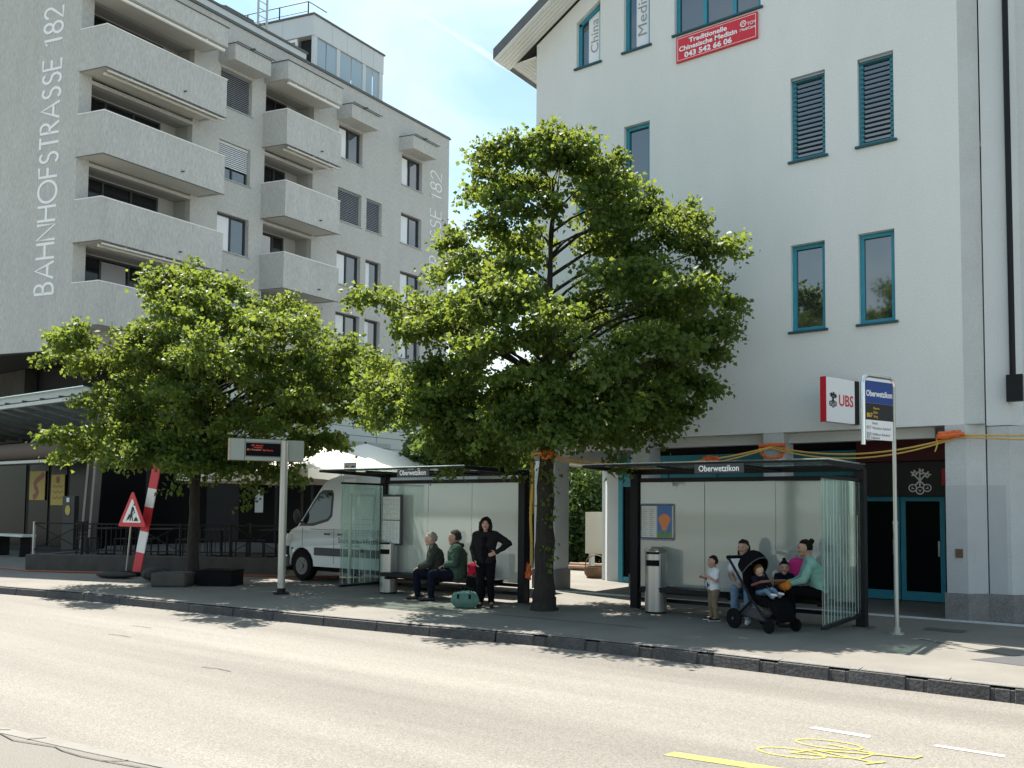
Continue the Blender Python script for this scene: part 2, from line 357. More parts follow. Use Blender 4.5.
    def ribbon(s, pts, w, nrm=(0, 0, 1), th=0.0, closed=False):
        pts = [Vector(p) for p in pts]; nrm = Vector(nrm); k = len(pts); vs = []
        for i, p in enumerate(pts):
            if closed: d = pts[(i + 1) % k] - pts[(i - 1) % k]
            else: d = pts[min(i + 1, k - 1)] - pts[max(i - 1, 0)]
            x = d.cross(nrm).normalized() * (w / 2)
            vs += [p - x, p + x]
        m = k if closed else k - 1
        fs = [(2 * i, 2 * i + 1, (2 * i + 3) % (2 * k), (2 * i + 2) % (2 * k)) for i in range(m)]
        if th:
            b = len(vs); vs += [v + nrm * th for v in vs]
            fs2 = [tuple(b + j for j in f) for f in fs]
            side = []
            for i in range(m):
                a0, a1, b1, b0 = 2 * i, 2 * i + 1, (2 * i + 3) % (2 * k), (2 * i + 2) % (2 * k)
                side += [(a0, b0, b + b0, b + a0), (a1, b1, b + b1, b + a1)]
            if not closed: side += [(0, 1, b + 1, b), (2 * k - 2, 2 * k - 1, b + 2 * k - 1, b + 2 * k - 2)]
            fs = fs + fs2 + side
        s.add(vs, fs)

def mesh_obj(name, mb, mats, parent=None, inv=None, bevel=0.0, smooth=False, segs=2):
    me = bpy.data.meshes.new(name)
    vs = [inv @ Vector(v) for v in mb.v] if inv is not None else mb.v
    me.from_pydata(vs, [], mb.f); 
    mats = mats if isinstance(mats, (list, tuple)) else [mats]
    for m in mats: me.materials.append(MAT[m])
    me.polygons.foreach_set('material_index', mb.mi)
    if bevel or smooth:
        bm = bmesh.new(); bm.from_mesh(me)
        bmesh.ops.remove_doubles(bm, verts=bm.verts, dist=1e-5)
        bmesh.ops.recalc_face_normals(bm, faces=bm.faces)
        if bevel:
            eds = [e for e in bm.edges if len(e.link_faces) == 2 and e.calc_face_angle(0) > 0.5]
            bmesh.ops.bevel(bm, geom=eds, offset=bevel, segments=segs, affect='EDGES', profile=0.5)
        bm.to_mesh(me); bm.free()
    if smooth:
        me.polygons.foreach_set('use_smooth', [True] * len(me.polygons))
        try: me.set_sharp_from_angle(angle=R(38))
        except Exception: pass
    me.update()
    o = bpy.data.objects.new(name, me); COL.objects.link(o)
    if parent: o.parent = parent
    return o

def tag(o, label=None, cat=None, group=None, kind=None):
    if label: o['label'] = label
    if cat: o['category'] = cat
    if group: o['group'] = group
    if kind: o['kind'] = kind
    return o

INV = {}
def thing(name, label, cat, loc=(0, 0, 0), rotz=0.0, group=None):
    o = bpy.data.objects.new(name, None); COL.objects.link(o); o.empty_display_size = 0.3
    o.location = loc; o.rotation_euler = (0, 0, rotz)
    INV[o.name] = (Matrix.Translation(loc) @ Matrix.Rotation(rotz, 4, 'Z')).inverted()
    return tag(o, label, cat, group)
SHEAR = [0]
def part(T, name, mb, mats, under=None, label=None, local=False, **k):
    """mesh under thing T (or under one of its parts); vertices are given in world space unless local"""
    if SHEAR[0] and T.name.startswith('apartment_building'): mb.v = [(v[0], v[1] + SHEAR[0] * (v[0] - X1), v[2]) for v in mb.v]
    o = mesh_obj(name, mb, mats, under or T, None if local else INV[T.name], **k)
    if label: o['label'] = label
    return o
def solo(name, mb, mats, label, cat, loc=(0, 0, 0), rotz=0.0, group=None, local=False, **k):
    inv = (Matrix.Translation(loc) @ Matrix.Rotation(rotz, 4, 'Z')).inverted()
    o = mesh_obj(name, mb, mats, None, None if local else inv, **k)
    o.location = loc; o.rotation_euler = (0, 0, rotz)
    return tag(o, label, cat, group)
def struct(name, mb, mats, **k):
    return tag(mesh_obj(name, mb, mats, **k), kind='structure')
def dup(root, loc, rotz, label=None):
    r = root.copy(); COL.objects.link(r); r.location = loc; r.rotation_euler = (0, 0, rotz)
    if label: r['label'] = label
    for ch in list(root.children):
        c = ch.copy(); COL.objects.link(c); c.parent = r
        for g in ch.children:
            d = g.copy(); COL.objects.link(d); d.parent = c
    return r

def text_mb(txt, size, O, U, V, W, depth=0.004, align='LEFT', bold=0.0, fit=None, spacing=1.0):
    """built-in font lettering as mesh: baseline origin O, reading direction U, up V, thickness along W"""
    cu_ = bpy.data.curves.new('lettering', 'FONT'); cu_.body = txt; cu_.size = size; cu_.align_x = align
    cu_.extrude = depth / 2; cu_.offset = bold; cu_.space_character = spacing; cu_.resolution_u = 3
    ob = bpy.data.objects.new('lettering', cu_); COL.objects.link(ob)
    bpy.context.view_layer.update()
    dg = bpy.context.evaluated_depsgraph_get()
    me = bpy.data.meshes.new_from_object(ob.evaluated_get(dg))
    O, U, V, W = Vector(O), Vector(U), Vector(V), Vector(W)
    vs = [v.co.copy() for v in me.vertices]
    if fit and vs:
        w = max(v.x for v in vs) - min(v.x for v in vs); k = fit / w
        for v in vs: v.x *= k
    mb = MB(); mb.add([O + U * v.x + V * v.y + W * (v.z + depth / 2) for v in vs], [tuple(p.vertices) for p in me.polygons])
    bpy.data.objects.remove(ob); bpy.data.curves.remove(cu_); bpy.data.meshes.remove(me)
    return mb
def merge(a, b, m=None):
    k = a.m
    if m is not None: a.m = m
    a.add(b.v, b.f); a.m = k
    return a

X, Y, Z = Vector((1, 0, 0)), Vector((0, 1, 0)), Vector((0, 0, 1))
def rect(a0, b0, a1, b1): return [(a0, b0), (a1, b0), (a1, b1), (a0, b1)]

# ------------------------------------------------------------------ ground, road, pavement, kerb
KERB = [(-70, -6), (-45, 2.2), (-30, 6.2), (-24, 7.7), (-19.56, 8.56), (-16.95, 9.0), (-14.36, 9.2), (-12.8, 9.36), (-10.69, 9.52), (-8.69, 9.74), (-7.6, 9.93), (-6.54, 10.08), (-5.0, 10.12), (-3.5, 10.08), (-1.5, 10.06), (3, 10.06), (14, 10.0), (60, 9.5)]
RZ = -0.14
def kerb_at(t):
    """point at arclength t along the kerb"""
    for a, b in zip(KERB, KERB[1:]):
        L = math.dist(a, b)
        if t <= L: k = t / L; return Vector((a[0] + (b[0] - a[0]) * k, a[1] + (b[1] - a[1]) * k, 0))
        t -= L
    return Vector((*KERB[-1], 0))
KL = sum(math.dist(a, b) for a, b in zip(KERB, KERB[1:]))
g = MB(); g.add([(-600, -600, -0.2), (600, -600, -0.2), (600, 600, -0.2), (-600, 600, -0.2)], [(0, 1, 2, 3)]); struct('ground', g, 'ground')
g = MB()
for a, b in zip(KERB, KERB[1:]): g.add([(a[0], a[1] - 40, RZ), (b[0], b[1] - 40, RZ), (b[0], b[1] + .05, RZ), (a[0], a[1] + .05, RZ)], [(0, 1, 2, 3)])
struct('road', g, 'asphalt')
g = MB()
for a, b in zip(KERB, KERB[1:]): g.add([(a[0], a[1] + .16, 0), (b[0], b[1] + .16, 0), (b[0], 70, 0), (a[0], 70, 0)], [(0, 1, 2, 3)])
struct('pavement', g, 'pavement')
# kerb stones: rough stones at the left, bus kerb with pads at the right
kb = MB(); rnd = random.Random(5)
def kerb_piece(t0, t1, zt, out, m):
    p, q = kerb_at(t0), kerb_at(t1); d = (q - p).normalized(); n = Vector((d.y, -d.x, 0))
    kb.m = m
    kb.prism([p - n * .17 + Z * zt, p + n * out + Z * (zt - .012), p + n * (out + .03) + Z * (RZ - .03), p - n * .17 + Z * (RZ - .03)], q - p)
t = 30.0
xs = lambda t: kerb_at(t).x
while t < KL - 45:
    x = xs(t)
    if x < -8.2:
        L = 0.95 + rnd.random() * .2; kerb_piece(t + .006, t + L - .006, 0.004 + rnd.random() * .006, 0.0 + rnd.random() * .012, 0); t += L
    else:
        L = 0.62; kerb_piece(t + .02, t + L - .02, 0.010 + rnd.random() * .006, 0.0, 0)
        kerb_piece(t + L - .02, t + L + .02, -0.004, -0.008, 1)
        kerb_piece(t + L + .02, t + L + .16, -0.003, -0.006, 0)
        kerb_piece(t + L + .16, t + L + .20, -0.004, -0.008, 1); t += L + .18
struct('kerb', kb, ['kerb_stone_shaded', 'kerb_pad'], bevel=0.006, segs=1)
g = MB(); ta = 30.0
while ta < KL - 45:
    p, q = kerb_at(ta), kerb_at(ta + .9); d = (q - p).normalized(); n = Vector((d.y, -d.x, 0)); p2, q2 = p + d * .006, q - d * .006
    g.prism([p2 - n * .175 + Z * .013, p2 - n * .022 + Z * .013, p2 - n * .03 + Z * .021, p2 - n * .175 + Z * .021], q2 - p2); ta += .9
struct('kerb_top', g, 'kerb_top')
MZ = RZ + .004
def strip(pts, z=MZ): 
    m = MB(); m.add([(x, y, z) for x, y in pts], [tuple(range(len(pts)))]); return m
a = strip([(-3.06, 6.21), (-3.03, 6.35), (-2.0, 6.47), (-1.9, 6.35)]); a.add([(-1.36, 7.12, MZ), (-1.18, 7.24, MZ), (-1.05, 7.22, MZ), (-1.2, 7.08, MZ)], [(0, 1, 2, 3)]); struct('road_marking', a, 'yellow_paint')
a = strip([(-2.43, 7.76), (-2.40, 7.84), (-1.93, 7.83), (-1.92, 7.74)]); a.add([(-1.45, 7.80, MZ), (-1.43, 7.87, MZ), (-.95, 7.86, MZ), (-.93, 7.79, MZ)], [(0, 1, 2, 3)]); struct('road_marking', a, 'white_paint')
# bicycle symbol painted on the road
b = MB()
def circ(cx, cy, r, k=20, a0=0, a1=360): return [(cx + r * math.cos(R(a0 + (a1 - a0) * i / k)), cy + r * math.sin(R(a0 + (a1 - a0) * i / k)), MZ) for i in range(k + 1)]
def bk0(pts, e): return [(-2.50 + p[0] * 1.45 + p[1] * .2, 6.80 + p[1] * .64 + p[0] * .12, MZ + e) for p in pts]
for cx, cy, e in ((0.12, 0.12, 0), (0.14, 0.80, 0.0004)):
    b.ribbon(bk0([(cx + .17 * math.cos(t_ / 10 * math.pi), cy + .20 * math.sin(t_ / 10 * math.pi)) for t_ in range(20)], e), .028, closed=True)
for e, pl in enumerate([[(.12, .12), (.42, .30), (.42, .66), (.14, .80)], [(.12, .12), (.17, .42), (.42, .62)], [(.17, .42), (.42, .28), (.52, .22)], [(.50, .12), (.54, .34)], [(.42, .62), (.60, .70), (.60, .86)]]):
    b.ribbon(bk0(pl, .0008 + e * .0004), .032)
struct('road_marking', b, 'yellow_paint')
# old asphalt beyond the longitudinal joint at the near side
JN = [(-16, 2.0), (-9.5, 3.06), (-7.79, 3.42), (-6.57, 3.56), (-5.79, 3.66), (-4.5, 3.95), (2, 5.0)]
o_ = MB(); o_.add([(x, y, MZ) for x, y in JN] + [(2, -4, MZ), (-16, -4, MZ)], [tuple(range(len(JN) + 2))]); struct('road_patch', o_, 'asphalt_old')
j = MB(); j.ribbon([(x, y + .05 + .02 * math.sin(i * 2.1), MZ + .004) for i, (x, y) in enumerate(JN)], .12); struct('road_joint', j, 'joint_line')
c = MB()
for q in ([(-8.2, 3.36), (-7.7, 3.40), (-7.35, 3.36), (-6.9, 3.47), (-6.75, 3.45)], [(-7.3, 3.44), (-7.22, 3.56)], [(-6.75, 3.45), (-6.5, 3.46), (-6.25, 3.50), (-6.12, 3.62)], [(-6.25, 3.50), (-5.7, 3.62), (-5.2, 3.74)], [(-7.9, 3.36), (-7.7, 3.50)]):
    c.ribbon([(x, y, MZ + .008) for x, y in q], .013)
for x, y in ((-12.9, 7.6), (-12.3, 6.9), (-9, 6.2)): c.ribbon([(x, y, MZ + .004), (x + .25, y + .05, MZ + .004), (x + .5, y + .04, MZ + .004)], .016)
struct('road_crack', c, 'crack_tar')
p_ = strip([(-1.75, 11.72), (-1.32, 12.45), (-.3, 12.55), (-.75, 11.55)], .004); struct('pavement_patch', p_, 'patch_asphalt')
p_ = MB(); p_.ribbon([(-1.4, 12.35, .004), (-1.95, 12.72, .004), (-2.6, 13.15, .004)], .03); p_.ribbon([(-12.5, 11.35, .004), (-9, 11.55, .004), (-6.0, 11.7, .004)], .03); struct('pavement_joint', p_, 'crack_tar')
d_ = strip([(-2.75, 14.2), (-2.75, 14.55), (-2.2, 14.55), (-2.2, 14.2)], .005); struct('drain_cover', d_, 'patch_asphalt')
h_ = MB(); h_.box(-10.9, 15.62, -.02, 4, 15.83, .012); struct('pavement_edging', h_, 'concrete_pillar')

# ------------------------------------------------------------------ windows
def window(T, O, U, V, W, w, h, depth, fm, sill=None, mull=(), blind=None, curtain=None, glass='window_glass', fw=.06, under=None, poly=None, trans=()):
    """window set `depth` behind the wall plane; O = lower left of the opening, U right, V up, W outward"""
    O, U, V, W = Vector(O), Vector(U), Vector(V), Vector(W)
    f = MB(); B = O - W * depth
    if poly is None:
        f.fbox(B, U, V, W, 0, 0, -.02, fw, h, .05); f.fbox(B, U, V, W, w - fw, 0, -.02, w, h, .05)
        f.fbox(B, U, V, W, fw, 0, -.02, w - fw, fw, .05); f.fbox(B, U, V, W, fw, h - fw, -.02, w - fw, h, .05)
        for m_ in mull: f.fbox(B, U, V, W, m_ - fw / 2, fw, -.018, m_ + fw / 2, h - fw, .047)
        for m_ in trans: f.fbox(B, U, V, W, fw, m_ - fw / 2, -.017, w - fw, m_ + fw / 2, .045)
    else:
        P = [B + U * a + V * b for a, b in poly]; k = len(P)
        for i in range(k):
            d = (P[(i + 1) % k] - P[i]); n = W.cross(d).normalized()
            f.prism([P[i] - W * .02, P[(i + 1) % k] - W * .02, P[(i + 1) % k] + n * fw - W * .02, P[i] + n * fw - W * .02], W * .07)
    fo = part(T, 'window' if under is None else 'window', f, fm, under)
    g_ = MB()
    if poly is None: g_.add([B + U * a + V * b for a, b in rect(.01, .01, w - .01, h - .01)], [(0, 1, 2, 3)])
    else: g_.add([B + U * a + V * b for a, b in poly], [tuple(range(len(poly)))])
    part(T, 'pane', g_, glass, fo)
    if sill:
        s_ = MB(); s_.fbox(O, U, V, W, -.05, -.045, -depth + .052, w + .05, -.003, .05); part(T, 'sill', s_, sill, fo, bevel=.006, segs=1)
    if blind:
        kind, h0 = blind      # slats from the top down to height h0
        bl = MB(); sp_ = .088 if kind == 'blind_dark' else .075; n_ = int((h - h0) / sp_)
        for i in range(n_):
            v = h - .06 - i * sp_
            t_ = {'blind_white': .034, 'blind_dark': .013}.get(kind, .030)
            bl.prism([B + U * .03 + V * (v + t_) + W * .055, B + U * .03 + V * (v + t_ - .006) + W * .055, B + U * .03 + V * (v - t_) + W * .092, B + U * .03 + V * (v - t_ + .006) + W * .092], U * (w - .06))
        bl.fbox(B, U, V, W, .02, h - .05, .052, w - .02, h - .004, .11)
        part(T, 'blind', bl, kind, fo)
    if curtain:
        cu2 = MB(); u0, u1, v0, v1 = curtain
        k = 10
        for i in range(k):
            ua, ub = u0 + (u1 - u0) * i / k, u0 + (u1 - u0) * (i + 1) / k
            za, zb = .004 + .006 * (i % 2), .004 + .006 * ((i + 1) % 2)
            cu2.add([B + U * ua + V * v0 + W * za, B + U * ub + V * v0 + W * zb, B + U * ub + V * v1 + W * zb, B + U * ua + V * v1 + W * za], [(0, 1, 2, 3)])
        part(T, 'curtain', cu2, 'curtain', fo)
    return fo

# ------------------------------------------------------------------ apartment building at the left
SHEAR = [0.29]        # the block's plan is a parallelogram: its end walls are not square to the long front
X1, XB, YA, YE = -27.86, -26.78, 14.0, 32.6
ZR = 20.2
FLB = [8.86, 11.59, 14.42, 17.27]
FL = [8.70, 11.37, 14.14, 16.92]            # parapet tops of the balconies
A = thing('apartment_building', 'grey rendered apartment block with stacked balconies and tall lettering on its end wall', 'building', (X1, YA, 0))
holes = []; wins = []
def hole_x(y0, y1, z0, z1): holes.append(rect(y0, z0, y1, z1))
for i, P in enumerate(FL):
    hole_x(19.32, 20.74, P - .02, P + 1.42); wins.append((1, i, 19.32, 1.42, P - .02))
    hole_x(25.27, 26.67, P - .02, P + 1.42); wins.append((3, i, 25.27, 1.40, P - .02))
    if i < 3: hole_x(26.98, 27.94, P - .02, P + 1.42); wins.append((4, i, 26.98, .96, P - .02))
    hole_x(29.2, 30.62, P - .02, P + 1.42); wins.append((5, i, 29.2, 1.42, P - .02))
    top = P + 1.50 if i < 3 else 18.49
    hole_x(14.42, 18.18, P - 1.15, top); hole_x(21.4, 23.86, P - 1.15, top)
w = MB()
w.wall((X1, 0, 0), Y, Z, rect(YA, 6.73, YE, ZR), holes, (-.22, 0, 0))
w.wall((0, YA, 0), X, Z, rect(-47, 6.73, X1, ZR))
w.add([(-47, YE, 0), (X1, YE, 0), (X1, YE, ZR), (-47, YE, ZR)], [(0, 1, 2, 3)])
w.add([(-47, YA, 6.73), (-47, YE, 6.73), (-47, YE, ZR), (-47, YA, ZR)], [(0, 1, 2, 3)])
part(A, 'wall', w, 'stucco_grey')
w = MB(); w.add([(-47, YA, ZR - .02), (X1, YA, ZR - .02), (X1, YE, ZR - .02), (-47, YE, ZR - .02)], [(0, 1, 2, 3)])
ro = part(A, 'roof', w, 'zinc')
w = MB()
w.box(X1 - .25, YA - .05, ZR, X1 + .06, YE + .06, ZR + .07); w.box(X1 - .23, YA - .02, ZR + .07, X1 + .02, YE + .02, ZR + .13)
w.box(-47, YA - .055, ZR + .002, X1 - .251, YA + .25, ZR + .068); w.box(-47, YE - .2, ZR + .002, X1 - .251, YE + .055, ZR + .068)
part(A, 'roof_edge', w, 'zinc', ro)
# roof upstand behind the edge
w = MB(); w.box(-46, YA + .6, ZR - .02, X1 - .55, 24.0, ZR + .75); part(A, 'roof_upstand', w, 'panel_white_metal', ro)
w = MB(); w.box(-46, YA + .55, ZR + .75, X1 - .5, 24.05, ZR + .84); part(A, 'roof_upstand_edge', w, 'zinc', ro)
# windows
for colm, i, y0, w_, z0 in wins:
    kw = {}
    if colm == 1 and i == 3: kw = dict(blind=('blind_slat', .04))
    elif colm == 1 and i == 2: kw = dict(blind=('blind_white', .46))
    elif i == 2 and colm in (3, 4): kw = dict(blind=('blind_slat', .05))
    elif colm == 1 and i <= 1: kw = dict(curtain=(.08, w_ * .5, .08, 1.36))
    elif i == 3 and colm in (3, 5): kw = dict(curtain=(.1, .62, .08, 1.36))
    elif i in (0, 1) and colm in (3, 4): kw = dict(curtain=(.1, w_ * .48, .08, 1.36))
    elif colm == 5: kw = dict(curtain=(.08, w_ * .5, .08, 1.36))
    window(A, (X1, y0, z0), Y, Z, X, w_, 1.42 if i < 3 or colm else 1.42, .2, 'window_frame_dark', sill='zinc_light', mull=(w_ * .52,) if w_ > 1.1 else (), fw=.065, **kw)
# loggias and balconies
def loggia(y0, y1, i, P):
    b0, b1 = P - 1.15, (P + 1.50 if i < 3 else 18.49); dx = .75
    m = MB(); xb = X1 - dx
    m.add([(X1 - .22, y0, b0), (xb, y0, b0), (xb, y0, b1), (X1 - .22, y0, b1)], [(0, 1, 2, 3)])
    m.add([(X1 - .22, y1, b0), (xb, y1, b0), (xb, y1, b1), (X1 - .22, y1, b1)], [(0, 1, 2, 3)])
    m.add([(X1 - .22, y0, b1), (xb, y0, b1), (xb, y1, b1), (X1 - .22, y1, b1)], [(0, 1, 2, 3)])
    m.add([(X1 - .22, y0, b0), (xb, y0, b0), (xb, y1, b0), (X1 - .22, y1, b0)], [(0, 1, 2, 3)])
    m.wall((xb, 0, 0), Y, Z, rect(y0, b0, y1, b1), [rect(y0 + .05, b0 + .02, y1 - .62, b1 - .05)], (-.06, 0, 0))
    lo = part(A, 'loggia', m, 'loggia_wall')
    wy0, wh, ww = y0 + .05, (b1 - .05) - (b0 + .02), (y1 - .62) - (y0 + .05)
    f = MB(); g_ = MB()
    for u in [0, ww * .33, ww * .66, ww - .07]: f.box(xb - .05, wy0 + u, b0 + .02, xb + .01, wy0 + u + .07, b0 + .02 + wh)
    f.box(xb - .048, wy0, b0 + .02 + wh - .07, xb + .008, wy0 + ww, b0 + .02 + wh); 
    part(A, 'glazing_frame', f, 'window_frame_dark', lo)
    g_.add([(xb - .03, wy0, b0 + .02), (xb - .03, wy0 + ww, b0 + .02), (xb - .03, wy0 + ww, b0 + .02 + wh), (xb - .03, wy0, b0 + .02 + wh)], [(0, 1, 2, 3)])
    part(A, 'pane', g_, 'loggia_glass', lo)
    if i in (0,) or (i == 1 and y0 > 20):
        c_ = MB(); c_.box(xb - .025, wy0 + ww * .36, b0 + 1.0, xb - .015, wy0 + ww * (.36 + .28), b0 + wh - .1); part(A, 'curtain', c_, 'curtain' if y0 > 20 else 'blind_slat', lo)
def balcony(y0, y1, P, awn=True):
    m = MB(); b = P - 1.36; t = .11
    m.box(X1 - .20, y0 + .002, b, XB - .001, y1 - .002, b + .2)
    m.box(XB - t, y0, b - .03, XB, y1, P); m.box(X1, y0, b - .028, XB - t, y0 + t, P - .001); m.box(X1, y1 - t, b - .029, XB - t, y1, P - .002)
    bo = part(A, 'balcony', m, 'stucco_grey')
    s_ = MB(); s_.box(X1 - .1, y0 + .12, b - .006, XB - .12, y1 - .12, b - .001); part(A, 'balcony_soffit', s_, 'soffit', bo)
    c_ = MB(); c_.box(XB - t - .015, y0 - .015, P + .001, XB + .015, y1 + .015, P + .035); c_.box(X1, y0 - .014, P + .002, XB - t - .016, y0 + t + .01, P + .034); c_.box(X1, y1 - t - .01, P + .002, XB - t - .016, y1 + .014, P + .034)
    part(A, 'coping', c_, 'trim_white', bo)
    l_ = MB(); l_.box(XB - .02, y0 - .004, b - .052, XB + .012, y1 + .012, b - .031); l_.box(X1, y0 - .012, b - .052, XB - .02, y0 + .01, b - .031); part(A, 'drip_edge', l_, 'zinc', bo)
    d_ = MB(); d_.tube([(XB - .02, y0 + (y1 - y0) * .62, b + .26), (XB + .10, y0 + (y1 - y0) * .62, b + .25)], .03, 8); part(A, 'drain_spout', d_, 'zinc', bo)
    if awn:
        a_ = MB(); a_.tube([(XB - .30, y0 + .2, b - .14), (XB - .30, y1 - .06, b - .14)], .055, 8); a_.box(XB - .10, y0 + .12, b - .15, XB - .04, y1 - .05, b - .09)
        for q in (.2, .5, .8): a_.box(XB - .34, y0 + (y1 - y0) * q, b - .13, XB - .05, y0 + (y1 - y0) * q + .05, b - .032)
        part(A, 'awning', a_, 'awning_metal', bo)
for i, P in enumerate(FL):
    loggia(14.42, 18.2, i, P); loggia(21.4, 23.86, i, P)
    balcony(13.99, 18.52, FLB[i], awn=i in (3, 1)); balcony(21.28, 24.11, FLB[i], awn=i in (3,))
# roof boxes over the top loggias and awning boxes over the top windows
def roof_box(y0, y1, zb, zt):
    m = MB(); m.box(X1 - .2, y0, zb, XB, y1, zt); bo = part(A, 'loggia_roof', m, 'stucco_grey')
    s_ = MB(); s_.box(X1 - 1.45, y0 + .1, zb - .006, XB - .05, y1 - .1, zb - .001); part(A, 'soffit', s_, 'soffit', bo)
    c_ = MB(); c_.box(X1, y0 - .03, zt, XB + .03, y1 + .03, zt + .035); part(A, 'roof_edge', c_, 'zinc', bo)
    a_ = MB(); a_.tube([(XB - .12, y0 + .15, zb - .10), (XB - .12, y1 - .05, zb - .10)], .06, 8); a_.box(XB - .2, y0 + .5, zb - .1, XB - .1, y0 + .56, zb); a_.box(XB - .2, y1 - .8, zb - .1, XB - .1, y1 - .74, zb); part(A, 'awning', a_, 'trim_white', bo)
roof_box(13.99, 18.52, 18.50, 19.22); roof_box(21.28, 24.11, 18.50, 19.22)
for y0, y1 in ((19.2, 20.84), (25.12, 26.75), (29.0, 30.65)):
    m = MB(); m.box(X1 - .02, y0, 18.44, X1 + .72, y1, 19.05); bo = part(A, 'awning_box', m, 'stucco_grey')
    c_ = MB(); c_.box(X1, y0 - .02, 19.051, X1 + .75, y1 + .02, 19.085); c_.box(X1 + .60, y0 + .7, 19.085, X1 + .86, y0 + .78, 19.14); c_.tube([(X1 + .80, y0, 19.10), (X1 + .80, y1 + .1, 19.10)], .022, 6); part(A, 'box_cover', c_, 'zinc', bo)
# penthouse on the roof
PX0, PY0, PY1 = -29.86, 26.03, 30.48
m = MB()
m.box(-38, PY0, 23.02, PX0, PY1, 23.95)                                                   # fascia band
m.box(-38, PY0 + .12, ZR, PX0 - 3.2, PY1 - .1, 23.02)
m.box(PX0 - .14, PY0 + .05, ZR, PX0 - .02, PY0 + .25, 23.02); m.box(PX0 - .14, PY1 - .25, ZR, PX0 - .02, PY1 - .02, 23.02)
m.box(PX0 - .14, PY0 + 1.45, ZR, PX0 - .03, PY0 + 1.65, 23.02); m.box(PX0 - .14, PY0 + 3.1, ZR, PX0 - .03, PY0 + 3.3, 23.02)
ph = part(A, 'penthouse', m, 'panel_white_metal')
m = MB(); m.box(-38.05, PY0 - .05, 23.951, PX0 + .05, PY1 + .05, 24.03); part(A, 'penthouse_roof', m, 'zinc', ph)
m = MB()
for q in (1.1, 2.05, 2.95, 3.75): m.box(PX0 + .0005, PY0 + q - .006, 23.02, PX0 + .004, PY0 + q + .006, 23.95)
for q in (1.6, 3.4, 5.2): m.box(PX0 - q - .006, PY0 - .004, 23.02, PX0 - q + .006, PY0 - .0005, 23.95)
part(A, 'panel_joint', m, 'zinc_light', ph)
m = MB()
for a, b_ in ((.25, .82), (.86, 1.45), (1.65, 2.38), (2.42, 3.1), (3.3, 3.78), (3.82, 4.2)): m.add([(PX0 - .08, PY0 + a, ZR), (PX0 - .08, PY0 + b_, ZR), (PX0 - .08, PY0 + b_, 23.0), (PX0 - .08, PY0 + a, 23.0)], [(0, 1, 2, 3)])
part(A, 'penthouse_pane', m, 'penthouse_glass', ph)
m = MB(); m.box(PX0 - 2.2, PY0 + .06, ZR, PX0 - .9, PY0 + .10, 22.95); m.box(PX0 - 3.2, PY0 + .04, ZR, PX0 - 2.2, PY0 + .08, 23.0)
part(A, 'penthouse_window', m, 'window_glass', ph)
m = MB(); 
for u0, u1 in ((-.95, -.88), (-2.25, -2.16)): m.box(PX0 + u0, PY0 + .03, ZR, PX0 + u1, PY0 + .12, 23.0)
m.box(PX0 - 2.2, PY0 + .031, 22.85, PX0 - .9, PY0 + .119, 22.98); part(A, 'penthouse_window_frame', m, 'trim_white', ph)
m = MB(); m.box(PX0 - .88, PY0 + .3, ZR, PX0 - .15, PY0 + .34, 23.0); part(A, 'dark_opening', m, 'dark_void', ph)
# roof box with cover, ladder and roof railing
m = MB(); m.box(-31.6, 21.6, ZR, -30.0, 22.75, 22.05); cb_ = part(A, 'roof_vent_box', m, 'panel_white_metal')
m = MB(); m.box(-31.7, 21.45, 22.05, -29.9, 22.85, 22.17); m.tube([(-30.8, 22.1, 22.17), (-30.8, 22.1, 22.6)], .2, 10); part(A, 'vent_cover', m, 'zinc', cb_)
m = MB()
for yy in (23.05, 23.5): m.tube([(-29.9, yy, ZR), (-29.9, yy, 24.8)], .04, 8)
for k in range(13): m.tube([(-29.9, 23.05, ZR + .4 + k * .32), (-29.9, 23.5, ZR + .4 + k * .32)], .018, 6)
part(A, 'roof_ladder', m, 'steel_pole')
m = MB()
rp = [(-32.0, 24.2, 0), (-31.2, 24.7, 0), (-30.6, 25.6, 0), (-30.6, 27.2, 0)]
for k, x in enumerate((-35.5, -33.8, -32.1, -30.6)): m.tube([(x, PY0 + .5, 24.0), (x, PY0 + .5, 24.95)], .025, 6)
m.tube([(-38, PY0 + .5, 24.95), (-30.6, PY0 + .5, 24.95), (-30.6, PY0 + 1.6, 24.95)], .022, 6); m.tube([(-38, PY0 + .5, 24.5), (-30.6, PY0 + .5, 24.5)], .016, 6)
part(A, 'roof_railing', m, 'rail_iron')
